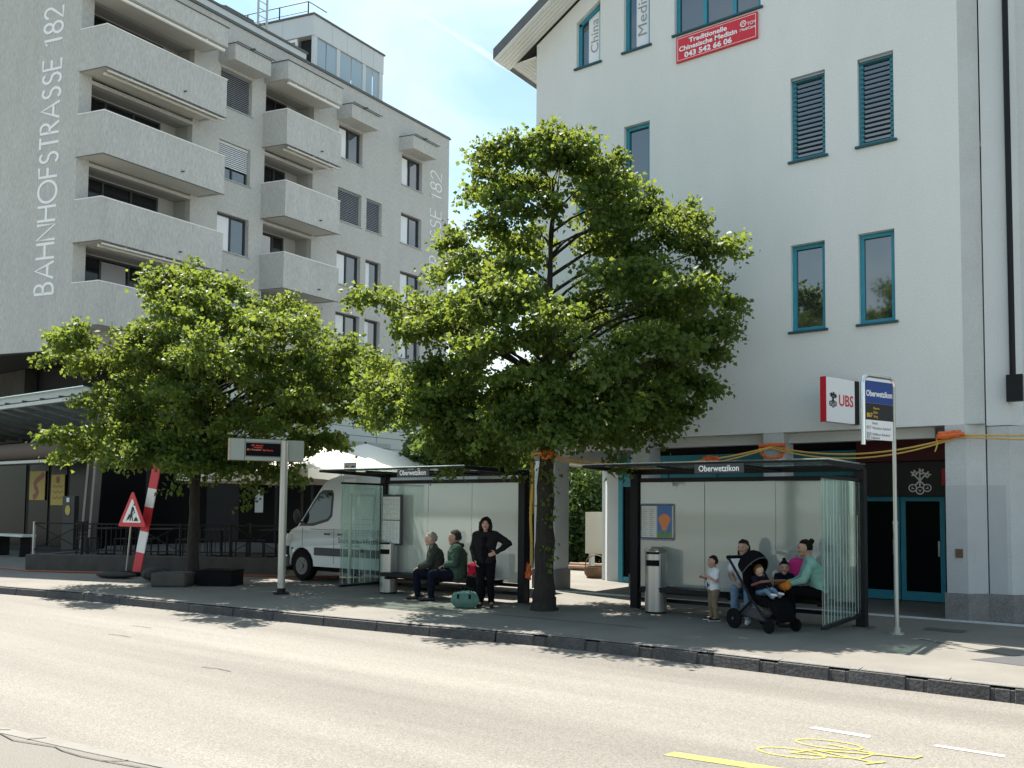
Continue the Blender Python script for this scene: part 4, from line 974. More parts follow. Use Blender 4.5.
# ------------------------------------------------------------------ bus shelters
def shelter(label, ox, oy, L, panel_w, panel_left, sign_x, seats, timetable, poster):
    T = thing('bus_shelter', label, 'bus shelter', (ox, oy, 0), group='bus shelters on the pavement')
    q = .075
    for x in (0, L):
        m = MB(); m.box(x - q, -q, 0, x + q, q, 2.40); po = part(T, 'post', m, 'anthracite', local=True, bevel=.008, segs=1)
        m = MB(); m.box(x - .16, -.14, 0, x + .16, .14, .018); part(T, 'base_plate', m, 'zinc', po, local=True)
    for z0, z1, e in ((2.24, 2.31, .04), (.30, .36, .035), (.15, .21, .03)): m = MB(); m.box(q, -e, z0, L - q, e, z1); part(T, 'rail', m, 'anthracite', local=True)
    m = MB(); k = 3
    for i in range(k):
        a = q + .02 + (L - 2 * q - .04) * i / k; b = q + .02 + (L - 2 * q - .04) * (i + 1) / k
        m.box(a + .006, -.008, .37, b - .006, .004, 2.235)
    part(T, 'back_glass', m, 'frost_glass', local=True)
    # roof: glass on arms, rising slightly to the front
    D = 1.78
    zz = lambda y: 2.44 + (-y) * .012
    m = MB()
    for x in (0, L):
        m.prism([(x - .035, .12, 2.36), (x - .035, -.3, 2.38), (x - .035, -D, zz(-D) - .045), (x - .035, -D, zz(-D)), (x - .035, .12, 2.47)], (.07, 0, 0))
    m.box(.036, .06, 2.375, L - .036, .12, 2.46); m.box(.036, -D, zz(-D) - .03, L - .036, -D + .03, zz(-D))
    m.box(.036, -.9, 2.405, L - .036, -.88, 2.425)
    m.box(L / 3, -D + .041, 2.40, L / 3 + .03, .06, 2.43); m.box(2 * L / 3, -D + .041, 2.40, 2 * L / 3 + .03, .06, 2.43)
    ro = part(T, 'roof_frame', m, 'anthracite', local=True)
    m = MB(); m.prism([(-.05, .14, 2.475), (-.05, -D - .03, zz(-D) + .006), (-.05, -D - .03, zz(-D) + .02), (-.05, .14, 2.489)], (L + .1, 0, 0)); part(T, 'roof_glass', m, 'roof_glass', ro, local=True)
    m = MB(); m.box(sign_x, -D - .06, 2.29, sign_x + .76, -D - .02, 2.435); sg = part(T, 'name_sign', m, 'anthracite_mid', local=True, bevel=.01, segs=1)
    part(T, 'sign_lettering', text_mb('Oberwetzikon', .125, (sign_x + .07, -D - .061, 2.325), X, Z, -Y, .003, fit=.62, bold=.002), 'sign_white', sg, local=True)
    # side panel with vertical stripes
    x = 0 if panel_left else L
    m = MB(); m.box(x - .008, -q - panel_w, .22, x + .008, -q - .01, 2.2); sp = part(T, 'side_glass', m, 'side_glass', local=True)
    m = MB(); n_ = int(panel_w / .155)
    for i in range(n_):
        y = -q - panel_w + .05 + i * (panel_w - .08) / n_
        z1 = 2.19 if not (i % 3 == 2) else 1.2 + .5 * ((i * 7) % 3) / 2; 
        m.box(x + (.0085 if True else 0), y, .24, x + .0105, y + .012 + .006 * (i % 2), z1)
    part(T, 'glass_stripes', m, 'glass_stripe', sp, local=True)
    for z0, z1, e in ((.17, .215, .03), (2.205, 2.245, .02)): m = MB(); m.box(x - e, -q - panel_w, z0, x + e, -q, z1); part(T, 'panel_rail', m, 'anthracite', sp, local=True)
    # bench with wire seats
    m = MB(); m.box(.35, -.46, .36, L - .35, -.40, .42); m.box(.35, -.20, .36, L - .35, -.14, .42)
    for xx in (.5, L / 2, L - .5): m.box(xx - .03, -.46, .31, xx + .03, -.03, .358)
    m.box(.35, -.47, .421, L - .35, -.13, .44)
    be = part(T, 'bench', m, 'anthracite', local=True)
    for sx in seats:
        m = MB()
        for i in range(9): m.box(sx - .2 + i * .05, -.46, .445, sx - .192 + i * .05, -.09, .452)
        for i in range(8): m.box(sx - .2, -.46 + i * .05, .447, sx + .208, -.453 + i * .05, .4545)
        for i in range(15): m.box(sx - .2 + i * .0288, -.098, .455, sx - .186 + i * .0288, -.090, .90)
        for i in range(12): m.box(sx - .2, -.099, .47 + i * .037, sx + .21, -.091, .486 + i * .037)
        part(T, 'wire_seat', m, 'mesh_seat', be, local=True)
    if timetable:
        m = MB(); m.box(.10, -.20, .98, .66, -.13, 2.02); tt = part(T, 'timetable_case', m, 'anthracite_mid', local=True, bevel=.03)
        m = MB(); m.box(.14, -.2035, 1.02, .62, -.2005, 1.48); m.box(.14, -.2035, 1.50, .62, -.2005, 1.97); part(T, 'timetable_sheet', m, 'paper', tt, local=True)
        m = MB(); rn = random.Random(4)
        for z0, z1 in ((1.04, 1.46), (1.52, 1.94)):
            for c in range(5):
                for r_ in range(16):
                    if rn.random() < .75: m.box(.16 + c * .09, -.2050, z0 + r_ * .026, .16 + c * .09 + .03 + .04 * rn.random(), -.2036, z0 + r_ * .026 + .007)
        part(T, 'timetable_print', m, 'ink_grey', tt, local=True)
    if poster:
        m = MB(); m.box(.12, -.05, 1.22, .76, -.012, 1.86); tt = part(T, 'poster_case', m, 'zinc_light', local=True, bevel=.03)
        m = MB(); m.box(.15, -.0535, 1.27, .43, -.0505, 1.82); part(T, 'notice_sheet', m, 'paper', tt, local=True)
        m = MB(); m.box(.45, -.0535, 1.27, .73, -.0505, 1.82); po = part(T, 'poster_sheet', m, 'poster_blue', tt, local=True)
        m = MB(); m.box(.12, -.0555, 1.245, .76, -.0536, 1.268); m.box(.12, -.0555, 1.822, .76, -.0536, 1.845); part(T, 'poster_bar', m, 'sign_blue', tt, local=True)
        m = MB(); m.m = 0
        m.add([(.59 + .10 * math.cos(a) * (1 + .3 * math.sin(3 * a)), -.0545, 1.54 + .15 * math.sin(a)) for a in np.arange(0, 6.28, .35)], [tuple(range(18))])
        m.m = 1; m.add([(.45 + .28 * i / 10, -.0542, 1.27) for i in range(11)] + [(.73 - .28 * i / 10, -.0542, 1.36 + .05 * math.sin(i * 1.7)) for i in range(11)], [tuple(range(22))])
        part(T, 'poster_picture', m, ['poster_orange', 'poster_green'], tt, local=True)
        m = MB(); rn = random.Random(9)
        for c in range(2):
            for r_ in range(14): m.box(.17 + c * .13, -.0550, 1.30 + r_ * .035, .17 + c * .13 + .05 + .05 * rn.random(), -.0536, 1.308 + r_ * .035)
        part(T, 'notice_print', m, 'ink_grey', tt, local=True)
    return T
shelter('left glass bus shelter with timetable case and two seated people and a standing woman', -12.9, 13.18, 3.56, 1.15, True, 2.08, (2.1, 3.1), True, False)
shelter('right glass bus shelter in the shade with poster case and a family with pushchair', -7.38, 13.88, 3.85, 1.9, False, 1.95, (1.75, 3.3), False, True)

# ------------------------------------------------------------------ litter bins
def bin_(label, x, y, rot):
    T = thing('litter_bin', label, 'litter bin', (x, y, 0), rot, 'steel litter bins beside the shelters')
    m = MB(); n_ = 28; vs = []; r_ = .185
    pts = [(r_ * math.cos(2 * math.pi * i / n_), r_ * math.sin(2 * math.pi * i / n_)) for i in range(n_)]
    m.add([(a, b, .03) for a, b in pts] + [(a, b, 1.06 + .05 * (b / r_) - .02 * (a / r_)) for a, b in pts], [tuple(range(n_))[::-1], tuple(range(n_, 2 * n_))] + [(i, (i + 1) % n_, n_ + (i + 1) % n_, n_ + i) for i in range(n_)])
    bo = part(T, 'body', m, 'steel_brushed', local=True, smooth=True)
    m = MB(); m.lathe([(.17, 0), (.17, .032)], n=24); part(T, 'foot', m, 'rubber', local=True)
    for z0, z1 in ((.80, .90), (1.0, 1.035)):
        m = MB(); k = 10; rr = r_ + .003
        for i in range(k):
            a0, a1 = math.radians(-130 + 78 * i / k), math.radians(-130 + 78 * (i + 1) / k)
            m.add([(rr * math.cos(a0), rr * math.sin(a0), z0), (rr * math.cos(a1), rr * math.sin(a1), z0), (rr * math.cos(a1), rr * math.sin(a1), z1), (rr * math.cos(a0), rr * math.sin(a0), z1)], [(0, 1, 2, 3)])
        part(T, 'slot', m, 'rubber', bo, local=True)
    m = MB(); 
    for a0 in (-40, 150): m.bar((r_ * 1.004 * math.cos(R(a0)), r_ * 1.004 * math.sin(R(a0)), .05), (r_ * 1.004 * math.cos(R(a0)), r_ * 1.004 * math.sin(R(a0)), 1.02), .006, .006)
    part(T, 'seam', m, 'zinc', bo, local=True)
    return T
bin_('brushed steel litter bin at the left end of the shaded right shelter', -6.82, 13.55, R(8))
bin_('brushed steel litter bin below the timetable case of the left shelter', -12.60, 13.02, R(8))

# ------------------------------------------------------------------ stop sign, bank sign, departures board
dv = Vector((.38, .925, 0)).normalized(); nv = Vector((dv.y, -dv.x, 0))     # panel direction and its face normal
P0 = Vector((-2.95, 13.48, 0))
T = thing('bus_stop_sign', 'tall slim bus stop post with blue Oberwetzikon flag panel in front of the bank', 'sign', P0)
m = MB(); m.tube([P0, P0 + Z * 1.6], .032, 12); m.tube([P0 + Z * 1.6, P0 + Z * 3.62], .026, 12); m.lathe([(.037, 1.58), (.037, 1.62)], P0, 12); po = part(T, 'pole', m, 'steel_pole', smooth=True)
m = MB(); m.lathe([(.10, 0), (.10, .02), (.05, .03), (.05, .10)], P0, 16); part(T, 'foot', m, 'steel_pole', po)
near = P0 - dv * .70
m = MB(); m.tube([near + Z * 2.70, near + Z * 3.58, near + dv * .03 + Z * 3.66, near + dv * .10 + Z * 3.69, P0 - dv * .10 + Z * 3.69, P0 - dv * .03 + Z * 3.66, P0 + Z * 3.58], .032, 10); fr = part(T, 'panel_frame', m, 'chrome', smooth=True)
def pan(z0, z1, e, matn, nm, a0=.04, a1=.66, under=None):
    m = MB(); m.fbox(near, dv, Z, nv, a0, z0, -.012 - e, a1, z1, .012 + e); return part(T, nm, m, matn, under)
pb = pan(2.78, 3.665, 0, 'sign_white', 'panel')
pan(3.30, 3.62, .002, 'sign_blue', 'name_field', under=pb); pan(3.06, 3.298, .002, 'sign_black', 'line_field', under=pb)
face = near + nv * .0145
lt = lambda s, size, a, z, fit=None, bold=0: text_mb(s, size, face + dv * a + Z * z, dv, Z, nv, .002, fit=fit, bold=bold)
part(T, 'stop_name', lt('Oberwetzikon', .12, .05, 3.40, .59, .003), 'sign_white', pb)
tm = lt('867', .085, .06, 3.10, .13, .002); merge(tm, lt('Bauma', .05, .21, 3.215)); merge(tm, lt('Balm', .05, .21, 3.155)); merge(tm, lt('Weg', .05, .21, 3.095)); part(T, 'line_lettering', tm, 'ink_yellow', pb)
tm = lt('Nacht', .05, .18, 3.00); 
for s_, z in (('857', 2.93), ('850', 2.84), ('851', 2.79)): merge(tm, lt(s_, .065, .055, z, .10))
merge(tm, lt('Wetzikon Bahnhof', .05, .18, 2.93, .42)); merge(tm, lt('Pfäffikon Bahnhof', .05, .18, 2.84, .40)); merge(tm, lt('Bahnhof', .05, .18, 2.79)); part(T, 'line_lettering', tm, 'ink_grey', pb)

du = Vector((.31, .95, 0)).normalized(); nu = Vector((du.y, -du.x, 0)); U0 = Vector((-4.38, 14.92, 0))
T = thing('bank_sign', 'white projecting sign with UBS lettering and red edge on the white building', 'sign', U0)
m = MB(); m.fbox(U0, du, Z, nu, 0.008, 3.27, -.05, .84, 4.03, .05); sb_ = part(T, 'sign_box', m, 'sign_white', bevel=.004, segs=1)
m = MB(); m.fbox(U0, du, Z, nu, -.01, 3.265, -.055, .006, 4.035, .055); m.fbox(U0, du, Z, nu, -.01, 3.265, .0515, .006, 4.035, .0545); part(T, 'red_edge', m, 'sign_red')
m = MB(); m.fbox(U0, du, Z, nu, .842, 3.27, -.048, .98, 4.03, .048); part(T, 'mounting_box', m, 'anthracite')
fb = U0 + nu * .0515
part(T, 'lettering', text_mb('UBS', .27, fb + du * .36 + Z * 3.565, du, Z, nu, .003, fit=.42, bold=.004), 'sign_red', sb_)
m = MB(); keys(m, fb + du * .20 + Z * 3.66, du, Z, nu, .24, .085); part(T, 'keys_emblem', m, 'ink_black', sb_)

dd = Vector((.48, .877, 0)).normalized(); nd = Vector((dd.y, -dd.x, 0)); Q0 = Vector((-14.04, 11.45, 0))
T = thing('departure_board', 'grey electronic departure board on a steel post before the left shelter', 'display board', Q0)
m = MB(); m.tube([Q0 + Z * .02, Q0 + Z * 3.07], .075, 16); po = part(T, 'post', m, 'steel_pole', smooth=True)
m = MB(); m.fbox(Q0, dd, nd, Z, -.14, -.14, 0, .14, .14, .035); m.lathe([(.09, .035), (.085, .12)], Q0, 16); part(T, 'foot', m, 'anthracite', po)
BQ = Q0 - nd * .13
m = MB(); m.fbox(BQ, dd, Z, nd, -1.05, 2.66, -.10, .40, 3.09, .10); bo = part(T, 'housing', m, 'board_grey', bevel=.008, segs=1)
m = MB(); m.fbox(BQ, dd, Z, nd, -1.062, 2.655, -.105, -1.051, 3.095, .105); part(T, 'end_cap', m, 'board_beige', bo)
m = MB(); m.fbox(BQ, dd, Z, nd, -.75, 2.75, .1005, .02, 3.01, .104); sc_ = part(T, 'screen', m, 'led_screen', bo)
m = MB()
for u in (-.775, .06): m.fbox(BQ, dd, Z, nd, u, 2.662, .1005, u + .012, 3.088, .103)
for z in (2.735, 3.02): m.fbox(BQ, dd, Z, nd, -.763, z, .1005, .055, z + .01, .1025)
part(T, 'housing_joint', m, 'zinc', bo)
fq = BQ + nd * .1045
lq = lambda s, a, z, fit: text_mb(s, .045, fq + dd * a + Z * z, dd, Z, nd, .001, fit=fit)
tm = lq('857  Bahnhof', -.64, 2.945, .22); merge(tm, lq('Wetzikon', -.60, 2.905, .17)); merge(tm, lq('862 Bauma', -.42, 2.855, .20)); part(T, 'screen_lettering', tm, 'led_red', sc_)
tm = lq('851 Kempten', -.73, 2.86, .28); merge(tm, lq("2'", -.06, 2.94, .03)); merge(tm, lq("8'", -.06, 2.86, .03)); part(T, 'screen_lettering', tm, 'led_amber', sc_)

# no-parking sign on a thin post behind the left shelter
T = thing('no_stopping_sign', 'small twin disc sign with plate on a thin grey post beside the van', 'sign', (-14.30, 13.55, 0))
m = MB(); m.tube([(-14.30, 13.55, 0), (-14.30, 13.55, 2.72)], .028, 10); part(T, 'post', m, 'steel_pole', smooth=True)
m = MB(); m.box(-14.50, 13.49, 2.42, -14.10, 13.51, 2.74); pl = part(T, 'plate', m, 'paper', bevel=.008, segs=1)
m = MB(); m.m = 0
for cx_, mi in ((-14.40, 0), (-14.20, 1)):
    m.m = mi; m.lathe([(.085, 13.487), (.085, 13.484)], (cx_, 0, 2.58), 20, 'y'); 
    m.m = 2 if mi == 0 else 0
    m.lathe([(.062, 13.4835), (.062, 13.481)], (cx_, 0, 2.58), 20, 'y') if mi == 0 else m.ribbon([(cx_ - .06, 13.482, 2.64), (cx_ + .06, 13.482, 2.52)], .02, -Y, .001)
part(T, 'sign_disc', m, ['sign_red', 'sign_blue', 'sign_white'], pl)
m = MB(); m.box(-14.46, 13.49, 2.05, -14.14, 13.51, 2.38); part(T, 'lower_plate', m, 'paper', bevel=.02)

# ------------------------------------------------------------------ roadworks sign and striped board
uv = Vector((math.cos(R(8)), math.sin(R(8)), 0)); wv = Vector((uv.y, -uv.x, 0)); tc_ = Vector((-20.28, 11.9, 0))
T = thing('roadworks_sign', 'triangular red and white roadworks sign on a thin leaning post by the terrace wall', 'sign', (-20.6, 11.95, 0))
tri = lambda s, e: [tc_ + uv * (a * s) + Z * (1.25 + .27 + b * s) + wv * e for a, b in ((-.50, -.28), (-.47, -.31), (.47, -.31), (.50, -.28), (.03, .56), (-.03, .56))]
m = MB(); m.prism(tri(.98, .0), wv * .02); pl = part(T, 'sign_plate', m, 'sign_red')
m = MB(); m.add(tri(.66, .0225), [tuple(range(6))]); part(T, 'sign_field', m, 'sign_white', pl)
m = MB(); F2 = lambda a, b: tc_ + uv * a + Z * (1.52 + b) + wv * .0235
for pol in ([(-.19, -.13), (-.10, -.13), (-.05, -.02), (-.09, .02)], [(.01, -.16), (.05, -.16), (.02, .02), (-.04, .04)], [(-.08, -.16), (-.04, -.16), (.0, .02), (-.05, .04)], [(-.06, .02), (.02, .02), (.07, .17), (.0, .2)], [(.0, .2), (.07, .17), (.10, .05), (.07, .04), (.04, .12)], [(.05, .20), (.10, .22), (.11, .27), (.06, .27)], [(.06, -.165), (.24, -.165), (.19, -.08), (.14, -.06)]):
    m.add([F2(a, b) for a, b in pol], [tuple(range(len(pol)))])
m.ribbon([F2(-.2, -.16), F2(.12, .06)], .018, wv)
part(T, 'worker_symbol', m, 'ink_black', pl)
m = MB(); m.tube([tc_ + Vector((-.42, .12, 0.02)), tc_ + Vector((-.02, .03, 1.95))], .022, 8); part(T, 'post', m, 'steel_pole', smooth=True)
T = thing('striped_marker_board', 'tall red and white striped board leaning behind the roadworks sign', 'marker board', (-20.3, 12.1, 0))
b0, b1 = Vector((-20.30, 12.05, .0)), Vector((-19.93, 12.3, 2.74)); bd = (b1 - b0); L = bd.length; bd.normalize(); bx_ = Vector((.97, .22, 0)); bx_ = (bx_ - bd * bx_.dot(bd)).normalized(); bn = bx_.cross(bd)
m = MB(); m.m = 0; n_ = 5; cuts = [0, .21, .40, .62, .79, 1.0]
for i in range(5): m.m = i % 2; m.fbox(b0, bx_, bd, bn, -.135, L * cuts[i], -.015, .135, L * cuts[i + 1], .015)
part(T, 'board', m, ['sign_red', 'sign_white'])
m = MB(); m.fbox(Vector((-20.3, 12.05, 0)), X, Y, Z, -.45, -.2, 0, .35, .2, .1); part(T, 'rubber_foot', m, 'rubber', bevel=.03)
# sandbags, stone block and crate in the shade under the left tree
rn = random.Random(3)
def bag(label, x, y, sx, sy, sz, rz):
    m = MB(); m.ball((0, 0, sz * .48), (sx, sy, sz * .5), 16, 9, fn=lambda u, q: Vector((q.x * (1 + .12 * math.sin(7 * u.y + x)), q.y * (1 + .1 * math.sin(9 * u.x)), max(q.z, -sz * .45))))
    solo('sandbag', m, 'sandbag', label, 'sandbag', (x, y, 0), rz, 'sandbags under the left tree', local=True, smooth=True)
bag('dark flat sandbag weighing down the foot of the striped board', -20.0, 11.35, .52, .26, .16, .3)
bag('dark plump sandbag between the striped board and the left tree', -18.5, 11.5, .34, .26, .34, .9)
m = MB(); m.box(-.38, -.3, 0, .38, .3, .30); solo('stone_block', m, 'concrete_dark', 'rough low stone block at the foot of the left tree', 'stone block', (-17.15, 11.05, 0), .6, local=True, bevel=.05)
T = thing('crate', 'black plastic crate beside the stone block under the left tree', 'crate', (-16.6, 11.85, 0), .5)
m = MB(); m.box(-.4, -.3, .0, .4, -.27, .32); m.box(-.4, .27, .0, .4, .3, .32); m.box(-.4, -.27, 0, -.37, .27, .32); m.box(.37, -.27, 0, .4, .27, .32); m.box(-.37, -.27, .0, .37, .27, .03); part(T, 'body', m, 'rubber', local=True)
m = MB(); m.box(-.42, -.32, .321, .42, .32, .345); part(T, 'lid', m, 'rubber', local=True, bevel=.01)
m = MB(); m.tube([(-30, 10.6, .02), (-26, 11.0, .02), (-23.5, 10.95, .02), (-22, 11.6, .025), (-20.5, 12.4, .02), (-18, 13.8, .02), (-16.5, 14.7, .02), (-13, 16, .02)], .025, 6)
solo('cable', m, 'hose_red', 'thin red cable running along the foot of the terrace wall', 'cable', (-22, 11.6, 0))

# ------------------------------------------------------------------ cafe terrace at the left
WA, WB = Vector((-24.1, 11.15, 0)), Vector((-17.9, 14.6, 0)); wd = (WB - WA).normalized(); wn = Vector((-wd.y, wd.x, 0)); WL = (WB - WA).length
m = MB(); m.fbox(WA, wd, wn, Z, 0, 0, -.02, WL, .35, .42); m.fbox(WA, wd, wn, Z, 0, .36, -.02, .35, 4.0, .41)
solo('terrace_wall', m, 'concrete_dark', 'low stained concrete wall edging the cafe terrace', 'wall', tuple(WA), bevel=.012, segs=1)
m = MB(); m.add([tuple(WA + wn * .34 + wd * .34 + Z * .38), tuple(WB + wn * .34 + Z * .38), tuple(WB + wn * 3.0 + Z * .38), (-25.6, 21, .38), (-28.2, 21, .38), (-28.2, 15.6, .38), tuple(WA + wn * 3.0 + wd * .34 + Z * .38)], [tuple(range(7))]); struct('terrace_floor', m, 'concrete_dark')
T = thing('terrace_railing', 'dark iron railing with crossed bars along the cafe terrace wall', 'railing', tuple(WA))
ra = WA + wn * .18 + Z * .42
nseg = 5; sl_ = (WL - .2) / nseg
for i in range(nseg + 1):
    m = MB(); q = ra + wd * (.1 + i * sl_); m.bar(q, q + Z * .86, .05, .05); part(T, 'post', m, 'steel_pole' if i == 0 else 'rail_iron')
m = MB(); m.fbox(ra, wd, Z, wn, .1, .80, -.022, WL - .1, .84, .022); m.fbox(ra, wd, Z, wn, .1, .10, -.015, WL - .1, .13, .015); part(T, 'top_rail', m, 'rail_iron')
for i in range(nseg):
    a = .1 + i * sl_; m = MB()
    if i % 2 == 0:
        m.bar(ra + wd * (a + .03) + Z * .13, ra + wd * (a + sl_ - .03) + Z * .80, .015, .03, wn); m.bar(ra + wd * (a + .03) + Z * .80 + wn * .016, ra + wd * (a + sl_ - .03) + Z * .13 + wn * .016, .015, .03, wn)
    else:
        for k in range(1, 10): m.bar(ra + wd * (a + sl_ * k / 10) + Z * .13, ra + wd * (a + sl_ * k / 10) + Z * .80, .016, .016)
    part(T, 'railing_panel', m, 'rail_iron')
def chair_():
    T = thing('cafe_chair', 'dark cafe chair', 'chair', (0, 0, .38), group='cafe chairs on the terrace')
    m = MB(); m.box(-.21, -.21, .43, .21, .21, .46); part(T, 'seat', m, 'wood_dark', local=True, bevel=.01, segs=1)
    m = MB(); m.box(-.2, .19, .62, .2, .215, .90); m.box(-.2, .19, .52, .2, .21, .56); part(T, 'backrest', m, 'wood_dark', local=True)
    for sx in (-.19, .19):
        m = MB(); m.bar((sx, -.19, 0), (sx, -.19, .43), .03, .03); part(T, 'leg', m, 'rail_iron', local=True)
        m = MB(); m.bar((sx, .2, 0), (sx, .2, .92), .03, .03); part(T, 'leg', m, 'rail_iron', local=True)
    return T
ch0 = chair_()
def table_():
    T = thing('cafe_table', 'square dark cafe table', 'table', (0, 0, .38), group='cafe tables on the terrace')
    m = MB(); m.box(-.36, -.36, .71, .36, .36, .74); part(T, 'table_top', m, 'wood_dark', local=True)
    m = MB(); m.tube([(0, 0, .02), (0, 0, .71)], .03, 8); part(T, 'leg', m, 'rail_iron', local=True)
    m = MB(); m.bar((-.28, 0, .015), (.28, 0, .015), .05, .03); m.bar((0, -.28, .018), (0, .28, .018), .05, .03); part(T, 'base', m, 'rail_iron', local=True)
    return T
tb0 = table_()
spots = [(1.6, 1.1, 'by the totem'), (3.3, 1.25, 'behind the roadworks sign'), (4.9, 1.2, 'behind the left trunk'), (6.4, 1.3, 'by the van')]
for i, (u, v, wh) in enumerate(spots):
    c_ = WA + wd * u + wn * v; ang = math.atan2(wd.y, wd.x)
    t_ = tb0 if i == 0 else dup(tb0, (0, 0, 0), 0); t_.location = (c_.x, c_.y, .38); t_.rotation_euler.z = ang; t_['label'] = 'square dark cafe table ' + wh
    for k, (du_, dn_, rz, sd) in enumerate(((-.55, 0, R(90), 'left'), (.55, 0, R(-90), 'right'))):
        q = c_ + wd * du_ + wn * dn_
        o = ch0 if (i, k) == (0, 0) else dup(ch0, (0, 0, 0), 0); o.location = (q.x, q.y, .38); o.rotation_euler.z = ang + rz + .15 * (i - 1)
        o['label'] = f'dark chair at the {sd} of the table {wh}'
# dark totem, posters, bench
m = MB(); T = thing('cafe_totem', 'slim black menu totem with a yellow disc on the cafe terrace', 'totem sign', (-26.1, 13.3, .0))
m.box(-26.45, 13.26, .0, -25.75, 13.4, 2.0); part(T, 'body', m, 'anthracite')
m = MB(); m.lathe([(.15, 13.256), (.15, 13.25)], (-26.12, 0, 1.58), 20, 'y'); part(T, 'disc', m, 'poster_yellow')
m = MB(); m.box(-26.2, 13.250, 1.82, -26.04, 13.256, 1.95); part(T, 'mark', m, 'paper')
T = thing('cafe_poster', 'brown and yellow swirl poster on the dark shop window at the far left', 'poster', (-32.6, 15.4, 2.4))
m = MB(); m.box(-33.2, 15.41, 1.9, -32.05, 15.43, 2.95); pp = part(T, 'sheet', m, 'poster_yellow')
m = MB(); m.ribbon([(-32.9 + .22 * math.sin(i * .9) + .06 * i, 15.4095 - .0, 1.98 + .1 * i) for i in range(10)], .22, -Y, .001); part(T, 'swirl', m, 'poster_brown', pp)
T = thing('cafe_poster', 'plain yellow notice with dark script on the shop window beside the swirl poster', 'poster', (-31.1, 15.4, 2.3))
m = MB(); m.box(-31.6, 15.41, 1.72, -30.65, 15.43, 2.8); pp = part(T, 'sheet', m, 'poster_yellow')
m = MB(); m.lathe([(.13, 15.408), (.13, 15.405)], (-31.12, 0, 2.62), 16, 'y'); 
for k in range(3): m.ribbon([(-31.45 + .1 * i, 15.408, 2.38 - k * .2 + .04 * math.sin(i * 2 + k)) for i in range(8)], .035, -Y, .001)
part(T, 'script', m, 'poster_brown', pp)
T = thing('bench', 'low pale bench against the cafe front at the far left', 'bench', (-31, 14.0, 0))
m = MB(); m.box(-31.9, 13.7, .66, -29.9, 14.15, .74); part(T, 'seat', m, 'paper')
for x in (-31.7, -30.2):
    m = MB(); m.box(x, 13.75, 0, x + .08, 14.1, .66); part(T, 'leg', m, 'rail_iron')
# glass canopy over the cafe front
T = thing('glass_canopy', 'ribbed glass canopy with grey edge beam over the cafe front', 'canopy', (-28, 12, 0))
ca0, ca1 = -36.0, -22.6
m = MB(); m.box(ca0, 11.9, 4.70, ca1, 12.02, 4.86); m.box(ca0, 11.7, 4.52, ca1, 11.83, 4.62); eb = part(T, 'edge_beam', m, 'zinc_light')
m = MB()
for i in range(13):
    x = ca0 + .5 + i * 1.05
    m.prism([(x, 11.95, 4.62), (x, 11.95, 4.72), (x, 15.4, 4.1), (x, 15.4, 3.95)], (.06, 0, 0)); m.box(x, 11.78, 4.58, x + .05, 11.9, 4.72)
part(T, 'rib', m, 'zinc')
m = MB(); m.prism([(ca0, 11.75, 4.87), (ca0, 11.75, 4.89), (ca0, 15.45, 4.27), (ca0, 15.45, 4.25)], (ca1 - ca0, 0, 0)); part(T, 'canopy_glass', m, 'roof_glass')
m = MB(); m.tube([(ca0, 13.4, 3.45), (-25.6, 13.4, 3.45)], .27, 16); part(T, 'awning_roll', m, 'awning_brown', smooth=True)
m = MB(); m.box(ca0, 13.25, 3.05, -25.6, 13.55, 3.14); part(T, 'awning_rail', m, 'zinc_light')
for dx in (0, .42):
    m = MB(); m.bar((-24.65 + dx, 13.0, .38), (-24.2 + dx * .8, 13.0, 4.35), .12, .2); part(T, 'strut', m, 'zinc')
# parasols
def parasol(label, cx, cy, half, ze, zp, rz, lettered):
    T = thing('parasol', label, 'parasol', (cx, cy, 0), rz, 'square parasols on the cafe terrace')
    m = MB(); k = 8; vs = [(0, 0, zp)]; 
    ring1 = []; 
    for sfrac, zz_ in ((.5, None), (1.0, None)):
        for side in range(4):
            for q in range(k):
                a = -1 + 2 * q / k
                x, y = [(a, -1), (1, a), (-a, 1), (-1, -a)][side]
                sag = .05 * (1 - abs(a)) * sfrac
                vs.append((x * half * sfrac, y * half * sfrac, zp + (ze - zp) * sfrac ** 1.05 - sag))
    n_ = 4 * k; fs = [(0, 1 + i, 1 + (i + 1) % n_) for i in range(n_)] + [(1 + i, 1 + n_ + i, 1 + n_ + (i + 1) % n_, 1 + (i + 1) % n_) for i in range(n_)]
    m.add(vs, fs); ca_ = part(T, 'canopy', m, 'parasol_cloth', local=True, smooth=True)
    vs2 = [vs[1 + n_ + i] for i in range(n_)]; m = MB(); low_ = [(x * 1.005, y * 1.005, z - .26 - .02 * math.sin(i * 1.3)) for i, (x, y, z) in enumerate(vs2)]
    m.add(vs2 + low_, [(i, (i + 1) % n_, n_ + (i + 1) % n_, n_ + i) for i in range(n_)]); va = part(T, 'valance', m, 'parasol_cloth', ca_, local=True)
    if lettered:
        for (O_, U_, W_) in (((-half * .5, -half * 1.02, ze - .24), X, -Y), ((half * 1.02, -half * .5, ze - .24), Y, X)):
            part(T, 'valance_lettering', text_mb('LeeCe', .22, O_, U_, Z, W_, .002, fit=.55, bold=.003), 'ink_black', va, local=True)
    m = MB(); m.tube([(0, 0, 0), (0, 0, zp + .06)], .035, 10); part(T, 'pole', m, 'wood_dark', local=True)
    m = MB(); m.box(-.4, -.4, 0, .4, .4, .09); part(T, 'base', m, 'concrete_dark', local=True)
    m = MB()
    for sx, sy in ((1, 1), (1, -1), (-1, 1), (-1, -1)): m.bar((0, 0, zp - .1), (sx * half * .97, sy * half * .97, ze - .03), .03, .03)
    part(T, 'spokes', m, 'wood_dark', local=True)
